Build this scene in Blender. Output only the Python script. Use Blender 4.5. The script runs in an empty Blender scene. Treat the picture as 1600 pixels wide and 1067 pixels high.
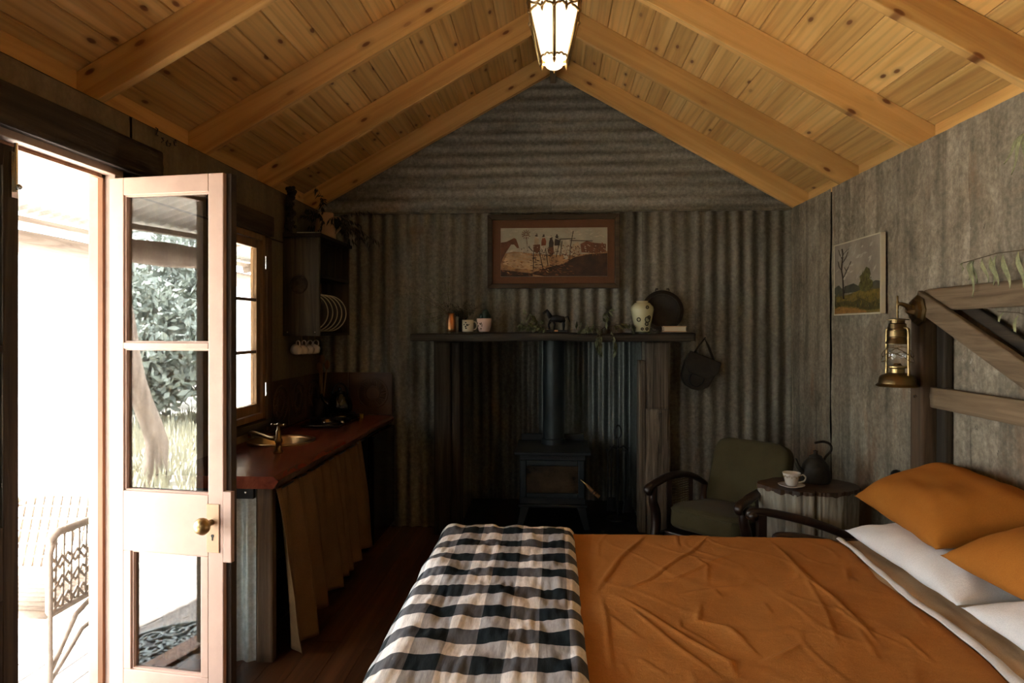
import bpy, bmesh, math, random
from math import sin, cos, pi, radians, sqrt, atan2, exp
from mathutils import Vector, Matrix, noise

random.seed(7)
SC = bpy.context.scene
COL = SC.collection

# ------------------------------------------------------------------ camera
YAW = math.atan(64 / 1067.0)
cd = bpy.data.cameras.new('camera')
cd.lens = 24.0
cd.sensor_width = 36.0
cd.shift_y = -20.5 / 1600.0
cd.clip_start = 0.05
cam = bpy.data.objects.new('camera', cd)
COL.objects.link(cam)
cam.location = (0, 0, 1.5)
cam.rotation_euler = (pi / 2, 0, YAW)
SC.camera = cam

# ------------------------------------------------------------------ world, sun, exposure
SKY = 8.5
w = bpy.data.worlds.new('sky')
SC.world = w
w.use_nodes = True
bg = w.node_tree.nodes['Background']
bg.inputs[0].default_value = (0.93, 0.97, 1.0, 1)
bg.inputs[1].default_value = SKY
sd = bpy.data.lights.new('sun', 'SUN')
sd.energy = 34.0
sd.angle = radians(1.0)
sd.color = (1.0, 0.965, 0.91)
sun = bpy.data.objects.new('sun', sd)
COL.objects.link(sun)
sun.rotation_euler = Vector((1.15, -0.5, -1.9)).to_track_quat('-Z', 'Y').to_euler()
SC.view_settings.view_transform = 'Standard'
SC.view_settings.look = 'None'
SC.view_settings.gamma = 1.0
SC.view_settings.use_curve_mapping = False
SC.view_settings.exposure = 1.38

def portal(loc, rot, sx, sy):
    # sky portal: only guides the sampling of the sky through a wall opening
    l = bpy.data.lights.new('sky_portal', 'AREA')
    l.shape = 'RECTANGLE'
    l.size, l.size_y = sx, sy
    l.cycles.is_portal = True
    o = bpy.data.objects.new('sky_portal', l)
    COL.objects.link(o)
    o.location = loc
    o.rotation_euler = rot
portal((-1.96, 2.15, 1.06), (0, -pi / 2, 0), 2.1, 1.0)
portal((-1.96, 3.81, 1.5), (0, -pi / 2, 0), 1.06, 0.5)
portal((-1.96, 0.15, 1.2), (0, -pi / 2, 0), 1.7, 2.1)  # opening of the added window beside the camera

# ------------------------------------------------------------------ constants of the room
XL, XR, YB, YR = -1.78, 1.745, 5.11, -1.6
ZS = 0.582                                  # roof slope
ANG = math.atan(ZS)
ZP = 2.537                                   # ceiling height at the walls

# ------------------------------------------------------------------ materials
def nm(name, rough=0.6, metal=0.0, spec=0.4):
    m = bpy.data.materials.new(name)
    m.use_nodes = True
    nt = m.node_tree
    b = nt.nodes['Principled BSDF']
    b.inputs['Roughness'].default_value = rough
    b.inputs['Metallic'].default_value = metal
    b.inputs['Specular IOR Level'].default_value = spec
    return m, nt, b

def N(nt, t, **k):
    n = nt.nodes.new(t)
    for a, v in k.items():
        setattr(n, a, v)
    return n

def coords(nt, scale=(1, 1, 1), rand=True):
    tc = N(nt, 'ShaderNodeTexCoord')
    mp = N(nt, 'ShaderNodeMapping')
    mp.inputs['Scale'].default_value = scale
    nt.links.new(tc.outputs['Object'], mp.inputs['Vector'])
    if rand:
        oi = N(nt, 'ShaderNodeObjectInfo')
        mu = N(nt, 'ShaderNodeMath', operation='MULTIPLY')
        mu.inputs[1].default_value = 91.7
        nt.links.new(oi.outputs['Random'], mu.inputs[0])
        nt.links.new(mu.outputs[0], mp.inputs['Location'])
    return mp.outputs[0]

def noi(nt, vec, scale=1.0, detail=4.0, rough=0.6, dist=0.0):
    n = N(nt, 'ShaderNodeTexNoise')
    n.inputs['Scale'].default_value = scale
    n.inputs['Detail'].default_value = detail
    n.inputs['Roughness'].default_value = rough
    n.inputs['Distortion'].default_value = dist
    nt.links.new(vec, n.inputs['Vector'])
    return n.outputs['Fac']

def ramp(nt, fac, stops, interp='LINEAR'):
    r = N(nt, 'ShaderNodeValToRGB')
    r.color_ramp.interpolation = interp
    e = r.color_ramp.elements
    while len(e) < len(stops):
        e.new(0.5)
    for i, (p, c) in enumerate(stops):
        e[i].position = p
        e[i].color = (c[0], c[1], c[2], 1) if hasattr(c, '__len__') else (c, c, c, 1)
    nt.links.new(fac, r.inputs[0])
    return r.outputs[0]

def mix(nt, fac, a, b, mode='MIX'):
    m = N(nt, 'ShaderNodeMix', data_type='RGBA', blend_type=mode)
    for sock, v in ((m.inputs[0], fac), (m.inputs[6], a), (m.inputs[7], b)):
        if isinstance(v, (int, float)):
            sock.default_value = v
        elif isinstance(v, tuple):
            sock.default_value = (v[0], v[1], v[2], 1)
        else:
            nt.links.new(v, sock)
    return m.outputs[2]

def bump(nt, b, h, strength=0.3, dist=0.01):
    n = N(nt, 'ShaderNodeBump')
    n.inputs['Strength'].default_value = strength
    n.inputs['Distance'].default_value = dist
    nt.links.new(h, n.inputs['Height'])
    nt.links.new(n.outputs[0], b.inputs['Normal'])

def ax(axis, along, across):
    return tuple(along if a == axis else across for a in 'XYZ')

def objrand(nt, lo, hi):
    oi = N(nt, 'ShaderNodeObjectInfo')
    mr = N(nt, 'ShaderNodeMapRange')
    mr.inputs[3].default_value = lo
    mr.inputs[4].default_value = hi
    nt.links.new(oi.outputs['Random'], mr.inputs[0])
    return mr.outputs[0]

def wood(name, dark, mid, light, axis='Y', along=0.9, across=16, rough=0.6, knots=0.0, bmp=0.15, vary=0.18, spec=0.3, lo=0.3, hi=0.72):
    m, nt, b = nm(name, rough, 0, spec)
    v = coords(nt, ax(axis, along, across))
    g = noi(nt, v, 1.0, 6, 0.65, 0.8)
    c = ramp(nt, g, [(lo, dark), ((lo + hi) / 2, mid), (hi, light)])
    v2 = coords(nt, ax(axis, 1.1, 2.5))
    big = noi(nt, v2, 1.0, 2)
    c = mix(nt, 0.55, c, ramp(nt, big, [(0.3, 0.62), (0.7, 1.0)]), 'MULTIPLY')
    hv = objrand(nt, 1.0 - vary, 1.0 + vary * 0.4)
    cr = N(nt, 'ShaderNodeCombineColor')
    for i in range(3):
        nt.links.new(hv, cr.inputs[i])
    c = mix(nt, 1.0, c, cr.outputs[0], 'MULTIPLY')
    if knots:
        v3 = coords(nt, ax(axis, 2.2, 6.0))
        vo = N(nt, 'ShaderNodeTexVoronoi', feature='F1')
        vo.inputs['Scale'].default_value = 1.0
        vo.inputs['Randomness'].default_value = 1.0
        nt.links.new(v3, vo.inputs['Vector'])
        k = ramp(nt, vo.outputs['Distance'], [(0.05, 1.0), (0.12, 0.55), (0.2, 0.0)])
        c = mix(nt, k, c, (dark[0] * 0.42, dark[1] * 0.34, dark[2] * 0.28))
        # only some cells carry a knot
    nt.links.new(c, b.inputs['Base Color'])
    if bmp:
        bump(nt, b, g, bmp, 0.006)
    return m

def pine(name, dark, mid, light, rough=0.5, side=False):
    m, nt, b = nm(name, rough, 0, 0.35)
    v = coords(nt, (10, 0.4, 10))
    g = noi(nt, v, 1.0, 5, 0.6, 1.3)
    c = ramp(nt, g, [(0.32, dark), (0.5, mid), (0.7, light)])
    # cathedral grain
    v4 = coords(nt, (5, 0.35, 5))
    wv = N(nt, 'ShaderNodeTexWave', wave_type='BANDS', bands_direction='X')
    wv.inputs['Scale'].default_value = 1.5
    wv.inputs['Distortion'].default_value = 7.0
    wv.inputs['Detail'].default_value = 3.0
    wv.inputs['Detail Scale'].default_value = 0.6
    nt.links.new(v4, wv.inputs['Vector'])
    c = mix(nt, 0.35, c, ramp(nt, wv.outputs['Fac'], [(0.0, 0.62), (0.4, 1.0), (1.0, 1.0)]), 'MULTIPLY')
    hv = objrand(nt, 0.8, 1.08)
    cr = N(nt, 'ShaderNodeCombineColor')
    for i in range(3):
        nt.links.new(hv, cr.inputs[i])
    c = mix(nt, 1.0, c, cr.outputs[0], 'MULTIPLY')
    v3 = coords(nt, (8.5, 3.6, 8.5))
    if side:
        sx = N(nt, 'ShaderNodeSeparateXYZ')
        cx = N(nt, 'ShaderNodeCombineXYZ')
        nt.links.new(v3, sx.inputs[0])
        nt.links.new(sx.outputs[2], cx.inputs[0])
        nt.links.new(sx.outputs[1], cx.inputs[1])
        v3 = cx.outputs[0]
    vo = N(nt, 'ShaderNodeTexVoronoi', feature='F1', voronoi_dimensions='2D')
    vo.inputs['Scale'].default_value = 1.0
    nt.links.new(v3, vo.inputs['Vector'])
    k = ramp(nt, vo.outputs['Distance'], [(0.05, 1.0), (0.075, 0.8), (0.095, 0.3), (0.22, 0.0)])
    se = N(nt, 'ShaderNodeSeparateColor')
    nt.links.new(vo.outputs['Color'], se.inputs[0])
    gate = ramp(nt, se.outputs[0], [(0.68, 0.0), (0.72, 1.0)])
    k2 = mix(nt, 1.0, k, gate, 'MULTIPLY')
    c = mix(nt, k2, c, (dark[0] * 0.34, dark[1] * 0.24, dark[2] * 0.2))
    nt.links.new(c, b.inputs['Base Color'])
    bump(nt, b, g, 0.06, 0.004)
    return m

def iron(name, a, c_, rust, axis='Z', rough=0.55, metal=0.25, rustlo=0.62, sp=0.5):
    m, nt, b = nm(name, rough, metal, 0.4)
    v = coords(nt, ax(axis, 0.9, 7.5))
    st = noi(nt, v, 1.0, 5, 0.6, 0.2)
    vs = coords(nt)
    spk = noi(nt, vs, 42, 4, 0.75)
    patch = noi(nt, vs, 2.1, 4, 0.6)
    c = ramp(nt, st, [(0.28, a), (0.72, c_)])
    c = mix(nt, sp, c, ramp(nt, spk, [(0.3, 0.45), (0.5, 0.9), (0.72, 1.5)]), 'MULTIPLY')
    c = mix(nt, ramp(nt, patch, [(rustlo, 0.0), (rustlo + 0.14, 0.75)]), c, rust)
    nt.links.new(c, b.inputs['Base Color'])
    bump(nt, b, spk, 0.18, 0.003)
    return m

def plain(name, col, rough=0.5, metal=0.0, spec=0.4, var=0.12, scale=6.0, bmp=0.0):
    m, nt, b = nm(name, rough, metal, spec)
    v = coords(nt)
    n = noi(nt, v, scale, 5, 0.65)
    c = mix(nt, 1.0, col, ramp(nt, n, [(0.25, 1 - var * 2), (0.75, 1 + var)]), 'MULTIPLY')
    nt.links.new(c, b.inputs['Base Color'])
    if bmp:
        bump(nt, b, n, bmp, 0.006)
    return m

def cloth(name, col, col2=None, weave=420, bmp=0.25, rough=0.9, sheen=0.0, crinkle=0.0):
    m, nt, b = nm(name, rough, 0, 0.1)
    v = coords(nt)
    n = noi(nt, v, 5, 4, 0.6)
    f = noi(nt, v, weave, 2, 0.5)
    col2 = col2 or tuple(x * 0.78 for x in col)
    c = ramp(nt, n, [(0.3, col2), (0.7, col)])
    c = mix(nt, 0.5, c, ramp(nt, f, [(0.3, 0.72), (0.7, 1.1)]), 'MULTIPLY')
    nt.links.new(c, b.inputs['Base Color'])
    b.inputs['Sheen Weight'].default_value = sheen
    if crinkle:
        cr = noi(nt, coords(nt, (26, 34, 26)), 1.0, 9, 0.72, 0.6)
        f = mix(nt, 0.8, f, cr)
        bump(nt, b, f, crinkle, 0.008)
    else:
        bump(nt, b, f, bmp, 0.002)
    return m

def glass(name, gain=2.3, tint=(0.96, 0.97, 0.96)):
    m = bpy.data.materials.new(name)
    m.use_nodes = True
    nt = m.node_tree
    nt.nodes.remove(nt.nodes['Principled BSDF'])
    out = nt.nodes['Material Output']
    tr = N(nt, 'ShaderNodeBsdfTransparent')
    tr.inputs[0].default_value = (*tint, 1)
    gl = N(nt, 'ShaderNodeBsdfGlossy')
    gl.inputs['Roughness'].default_value = 0.0
    fr = N(nt, 'ShaderNodeFresnel')
    ge = N(nt, 'ShaderNodeNewGeometry')
    io = N(nt, 'ShaderNodeMapRange')
    io.inputs[3].default_value = 1.5
    io.inputs[4].default_value = 1 / 1.5
    nt.links.new(ge.outputs['Backfacing'], io.inputs[0])
    nt.links.new(io.outputs[0], fr.inputs[0])
    mu = N(nt, 'ShaderNodeMath', operation='MULTIPLY')
    mu.use_clamp = True
    mu.inputs[1].default_value = gain
    nt.links.new(fr.outputs[0], mu.inputs[0])
    ms = N(nt, 'ShaderNodeMixShader')
    nt.links.new(mu.outputs[0], ms.inputs[0])
    nt.links.new(tr.outputs[0], ms.inputs[1])
    nt.links.new(gl.outputs[0], ms.inputs[2])
    nt.links.new(ms.outputs[0], out.inputs[0])
    return m

def emis(name, col, strength):
    m, nt, b = nm(name, 0.4)
    b.inputs['Base Color'].default_value = (*col, 1)
    b.inputs['Emission Color'].default_value = (*col, 1)
    b.inputs['Emission Strength'].default_value = strength
    return m

M = {}
M['pine'] = pine('pine_board', (0.57, 0.295, 0.083), (0.75, 0.44, 0.143), (0.85, 0.55, 0.21))
M['rafter'] = pine('pine_rafter', (0.56, 0.285, 0.08), (0.72, 0.41, 0.13), (0.80, 0.49, 0.175), side=True)
M['floor'] = wood('floor_wood', (0.05, 0.02, 0.009), (0.105, 0.043, 0.019), (0.18, 0.078, 0.034), 'Y', 0.8, 18, 0.38, vary=0.35, spec=0.4)
M['iron'] = iron('weathered_iron', (0.085, 0.076, 0.055), (0.25, 0.225, 0.172), (0.15, 0.09, 0.04), sp=0.75)
M['iron_h'] = iron('weathered_iron_gable', (0.12, 0.113, 0.092), (0.38, 0.355, 0.30), (0.15, 0.11, 0.07), 'X', sp=0.8)
M['iron_r0'] = iron('flat_zinc_rear', (0.17, 0.15, 0.12), (0.30, 0.27, 0.225), (0.26, 0.13, 0.06), 'Z', 0.6, 0.12, 0.66, 0.35)
M['iron_l'] = iron('dull_zinc', (0.11, 0.085, 0.05), (0.20, 0.15, 0.085), (0.10, 0.055, 0.025), 'Z', 0.65, 0.1, 0.6, 0.4)
M['iron_daylit'] = iron('daylit_iron', (0.11, 0.118, 0.105), (0.29, 0.31, 0.285), (0.12, 0.09, 0.06), 'Z', 0.4, 0.5, 0.68)  # paler bluish iron, daylight on the alcove's right side put into colour
M['iron_new'] = iron('bright_zinc', (0.36, 0.42, 0.42), (0.58, 0.64, 0.63), (0.3, 0.28, 0.24), 'Z', 0.45, 0.35, 0.7)
M['iron_out'] = iron('verandah_iron', (0.34, 0.32, 0.29), (0.5, 0.48, 0.44), (0.35, 0.28, 0.2), 'X', 0.5, 0.1, 0.7)
M['backing'] = plain('wall_backing', (0.03, 0.025, 0.018), 0.9)
M['darkwood'] = wood('dark_timber', (0.016, 0.011, 0.007), (0.04, 0.028, 0.017), (0.085, 0.06, 0.036), 'Y', 1.0, 22, 0.8, bmp=0.5)
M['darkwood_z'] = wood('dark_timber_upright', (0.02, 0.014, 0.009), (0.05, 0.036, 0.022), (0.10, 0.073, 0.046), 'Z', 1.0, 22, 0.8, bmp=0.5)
M['darkwood_x'] = wood('dark_timber_slab', (0.02, 0.015, 0.01), (0.052, 0.04, 0.027), (0.11, 0.085, 0.055), 'X', 1.0, 22, 0.8, bmp=0.5)
M['greywood_z'] = wood('split_post', (0.05, 0.035, 0.022), (0.15, 0.115, 0.08), (0.28, 0.22, 0.16), 'Z', 1.2, 34, 0.85, bmp=0.8, lo=0.35, hi=0.7)
M['gate_y'] = wood('gate_rail', (0.10, 0.065, 0.035), (0.19, 0.13, 0.075), (0.27, 0.19, 0.115), 'Y', 1.2, 26, 0.8, bmp=0.5)
M['gate_z'] = wood('gate_post', (0.06, 0.036, 0.02), (0.11, 0.066, 0.036), (0.17, 0.105, 0.06), 'Z', 1.2, 26, 0.8, bmp=0.5)
M['door'] = plain('door_paint', (0.50, 0.335, 0.265), 0.5, var=0.05, scale=9, bmp=0.04)
M['door_edge'] = plain('door_edge_stain', (0.05, 0.03, 0.018), 0.6)
M['jamb'] = plain('jamb_paint', (0.42, 0.31, 0.25), 0.6, var=0.12)
M['jamb_o'] = wood('jamb_stain', (0.18, 0.08, 0.035), (0.28, 0.125, 0.055), (0.36, 0.18, 0.09), 'Z', 1, 14, 0.5)
M['sash'] = wood('sash_timber', (0.16, 0.08, 0.03), (0.26, 0.14, 0.055), (0.36, 0.2, 0.09), 'Z', 1, 14, 0.5)
M['glass'] = glass('window_glass')
M['redslab'] = wood('red_gum', (0.085, 0.016, 0.008), (0.17, 0.035, 0.016), (0.27, 0.075, 0.034), 'Y', 1.0, 9, 0.22, bmp=0.05, spec=0.6, vary=0.0)
M['bark'] = plain('bark', (0.10, 0.05, 0.025), 0.8, var=0.4, scale=22, bmp=0.6)
M['burlap'] = cloth('burlap', (0.17, 0.098, 0.046), (0.12, 0.068, 0.031), 260, 0.5)
M['copper'] = plain('copper', (0.55, 0.26, 0.12), 0.3, 1.0, var=0.15)
M['brass'] = plain('aged_brass', (0.42, 0.29, 0.13), 0.32, 1.0, var=0.2)
M['brassd'] = plain('antique_brass', (0.23, 0.155, 0.07), 0.34, 1.0, var=0.3)
M['sinkm'] = plain('sink_brass', (0.55, 0.40, 0.22), 0.28, 1.0, var=0.1)
M['black'] = plain('black_iron', (0.012, 0.012, 0.012), 0.45, 0.2, var=0.3)
M['enamel'] = plain('black_enamel', (0.006, 0.006, 0.006), 0.15, 0.0, 0.5)
M['stove'] = plain('stove_paint', (0.022, 0.025, 0.026), 0.42, 0.3, var=0.2)
M['stove2'] = plain('stove_flue', (0.03, 0.038, 0.04), 0.4, 0.4, var=0.2)
M['soot'] = plain('sooty_glass', (0.045, 0.03, 0.016), 0.25, 0, 0.5, var=0.6, scale=7)
M['chrome'] = plain('chrome', (0.6, 0.6, 0.58), 0.18, 1.0, var=0.05)
M['yellow'] = plain('yellow_plastic', (0.55, 0.36, 0.03), 0.5)
M['white'] = plain('white_china', (0.62, 0.57, 0.52), 0.2, var=0.03)
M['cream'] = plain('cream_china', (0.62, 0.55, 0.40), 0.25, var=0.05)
M['pinkpot'] = plain('pink_china', (0.62, 0.44, 0.38), 0.25, var=0.05)
M['vase'] = plain('celadon', (0.56, 0.55, 0.35), 0.25, var=0.06)
M['jug'] = plain('jug_glaze', (0.52, 0.33, 0.19), 0.5, var=0.1)
M['leaf'] = plain('gum_leaf', (0.15, 0.16, 0.075), 0.6, var=0.5, scale=30)
M['leafd'] = plain('dark_leaf', (0.03, 0.035, 0.018), 0.65, var=0.5, scale=30)
M['leafp'] = plain('pale_leaf', (0.30, 0.30, 0.15), 0.6, var=0.35, scale=40)
M['stem'] = plain('stem', (0.09, 0.06, 0.03), 0.7)
M['cactus'] = plain('cactus', (0.012, 0.035, 0.02), 0.45, var=0.3, scale=40)
M['green'] = cloth('green_velvet', (0.085, 0.07, 0.033), (0.06, 0.05, 0.024), 300, 0.2, sheen=0.05)
M['mahog'] = wood('mahogany', (0.012, 0.006, 0.004), (0.028, 0.013, 0.008), (0.05, 0.022, 0.012), 'Y', 1, 14, 0.35, spec=0.5)
M['cane'] = plain('cane', (0.10, 0.07, 0.035), 0.6)
M['orange'] = cloth('rust_linen', (0.48, 0.20, 0.050), (0.41, 0.165, 0.039), 380, 0.3, crinkle=0.5)
M['orange2'] = cloth('rust_linen_case', (0.40, 0.145, 0.022), (0.34, 0.118, 0.018), 380, 0.3, crinkle=0.25)
M['whitec'] = cloth('white_linen', (0.80, 0.77, 0.75), (0.72, 0.69, 0.67), 380, 0.3, crinkle=0.4)
M['tan'] = cloth('tan_sheet', (0.62, 0.44, 0.27), (0.55, 0.38, 0.22), 380, 0.3, crinkle=0.3)
M['tin'] = plain('pressed_tin', (0.085, 0.045, 0.022), 0.45, 0.3, var=0.2)
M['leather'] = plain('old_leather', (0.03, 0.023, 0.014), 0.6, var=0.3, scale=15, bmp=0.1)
M['stump'] = wood('stump_side', (0.14, 0.12, 0.09), (0.32, 0.285, 0.225), (0.46, 0.42, 0.34), 'Z', 1.5, 20, 0.85, bmp=0.5)
M['stumptop'] = plain('stump_top', (0.075, 0.038, 0.018), 0.5, var=0.5, scale=12)
M['rustpot'] = plain('rusty_kettle', (0.035, 0.027, 0.017), 0.6, 0.3, var=0.5, scale=9)
M['brown'] = plain('brown_matboard', (0.13, 0.048, 0.014), 0.6, var=0.08, scale=40)
M['frame'] = wood('frame_wood', (0.03, 0.018, 0.009), (0.055, 0.034, 0.018), (0.09, 0.058, 0.03), 'X', 1, 20, 0.4)
M['bleach'] = plain('wicker', (0.46, 0.38, 0.31), 0.7, var=0.12, scale=30)
M['deck'] = wood('deck_board', (0.46, 0.41, 0.37), (0.58, 0.52, 0.475), (0.68, 0.62, 0.57), 'Y', 1, 12, 0.8, vary=0.12)
M['log'] = wood('grey_log', (0.18, 0.13, 0.10), (0.32, 0.25, 0.20), (0.44, 0.36, 0.3), 'Y', 1, 16, 0.85, bmp=0.6)
M['matiron'] = plain('cast_iron', (0.34, 0.40, 0.40), 0.5, 0.2, var=0.2)
M['ground'] = plain('dry_ground', (0.52, 0.49, 0.43), 0.95, var=0.25, scale=1.5)
M['grass'] = plain('dry_grass', (0.48, 0.46, 0.34), 0.9, var=0.2, scale=3)
M['bush1'] = plain('grey_foliage', (0.30, 0.34, 0.30), 0.8, var=0.25, scale=2)
M['bush2'] = plain('pale_foliage', (0.46, 0.50, 0.36), 0.8, var=0.2, scale=2)
M['trunk'] = wood('trunk_bark', (0.16, 0.12, 0.095), (0.30, 0.235, 0.19), (0.42, 0.34, 0.28), 'Z', 1.4, 12, 0.9, bmp=0.8)
M['cushion'] = M['whitec']
M['outer'] = plain('outer_wall', (0.45, 0.42, 0.38), 0.8)

def zinc_wall():
    m, nt, b = nm('flat_zinc', 0.62, 0.08, 0.35)
    v = coords(nt)
    big = noi(nt, v, 1.1, 4, 0.6)
    mid = noi(nt, coords(nt, (5, 5, 3.2)), 1.0, 8, 0.72, 0.7)
    st = noi(nt, coords(nt, (13, 13, 0.45)), 1.0, 3, 0.55, 0.5)
    fine = noi(nt, v, 38, 5, 0.75)
    c = ramp(nt, mid, [(0.30, (0.135, 0.105, 0.07)), (0.48, (0.255, 0.207, 0.145)), (0.60, (0.325, 0.27, 0.197)), (0.74, (0.44, 0.375, 0.29))])
    tc = N(nt, 'ShaderNodeTexCoord')
    sx = N(nt, 'ShaderNodeSeparateXYZ')
    nt.links.new(tc.outputs['Object'], sx.inputs[0])
    low = ramp(nt, sx.outputs[2], [(0.45, 1.0), (1.0, 0.25)])
    pat = mix(nt, 1.0, ramp(nt, big, [(0.36, 0.0), (0.58, 0.85)]), low, 'MULTIPLY')
    c = mix(nt, pat, c, mix(nt, 0.5, (0.16, 0.185, 0.16), c))
    c = mix(nt, 0.7, c, ramp(nt, st, [(0.34, 0.55), (0.5, 1.0), (0.66, 1.35)]), 'MULTIPLY')
    c = mix(nt, 0.8, c, ramp(nt, fine, [(0.3, 0.5), (0.5, 0.95), (0.7, 1.5)]), 'MULTIPLY')
    chip = noi(nt, coords(nt, (13, 13, 9)), 1.0, 8, 0.8, 0.5)
    c = mix(nt, ramp(nt, chip, [(0.63, 0.0), (0.67, 0.75)]), c, (0.48, 0.44, 0.37))
    hole = noi(nt, coords(nt, (17, 17, 12)), 1.0, 6, 0.75, 0.3)
    c = mix(nt, ramp(nt, hole, [(0.66, 0.0), (0.70, 0.8)]), c, (0.05, 0.04, 0.03))
    rust = noi(nt, coords(nt, (2.6, 2.6, 1.0)), 1.0, 6, 0.65)
    c = mix(nt, ramp(nt, rust, [(0.55, 0.0), (0.68, 0.7)]), c, (0.28, 0.13, 0.055))
    nt.links.new(c, b.inputs['Base Color'])
    bump(nt, b, mix(nt, 0.5, fine, mid), 0.5, 0.008)
    return m
M['iron_r'] = zinc_wall()

def gingham():
    m, nt, b = nm('gingham', 0.9, 0, 0.1)
    uv = N(nt, 'ShaderNodeUVMap')
    uv.uv_map = 'weave'
    se = N(nt, 'ShaderNodeSeparateXYZ')
    nt.links.new(uv.outputs[0], se.inputs[0])
    ch = []
    for i in range(2):
        fr = N(nt, 'ShaderNodeMath', operation='FRACT')
        nt.links.new(se.outputs[i], fr.inputs[0])
        gt = N(nt, 'ShaderNodeMath', operation='GREATER_THAN')
        gt.inputs[1].default_value = 0.5
        nt.links.new(fr.outputs[0], gt.inputs[0])
        ch.append(gt.outputs[0])
    hf = N(nt, 'ShaderNodeMath', operation='MULTIPLY_ADD')
    hf.inputs[1].default_value = 2.0
    nt.links.new(ch[1], hf.inputs[0])
    nt.links.new(ch[0], hf.inputs[2])
    h3 = N(nt, 'ShaderNodeMath', operation='DIVIDE')
    h3.inputs[1].default_value = 3.0
    nt.links.new(hf.outputs[0], h3.inputs[0])
    hf = h3
    c = ramp(nt, hf.outputs[0], [(0.0, (0.80, 0.745, 0.715)), (0.2, (0.40, 0.385, 0.39)), (0.5, (0.105, 0.105, 0.115)), (0.85, (0.011, 0.016, 0.019))], 'CONSTANT')
    v = coords(nt, (160, 30, 30))
    f = noi(nt, v, 1.0, 3, 0.6)
    c = mix(nt, 0.6, c, ramp(nt, f, [(0.3, 0.7), (0.7, 1.2)]), 'MULTIPLY')
    nt.links.new(c, b.inputs['Base Color'])
    bump(nt, b, f, 0.35, 0.003)
    return m
M['gingham'] = gingham()

# ------------------------------------------------------------------ mesh building
WL = {}
def V3(p):
    return Vector((p[0], p[1], p[2]))

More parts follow.
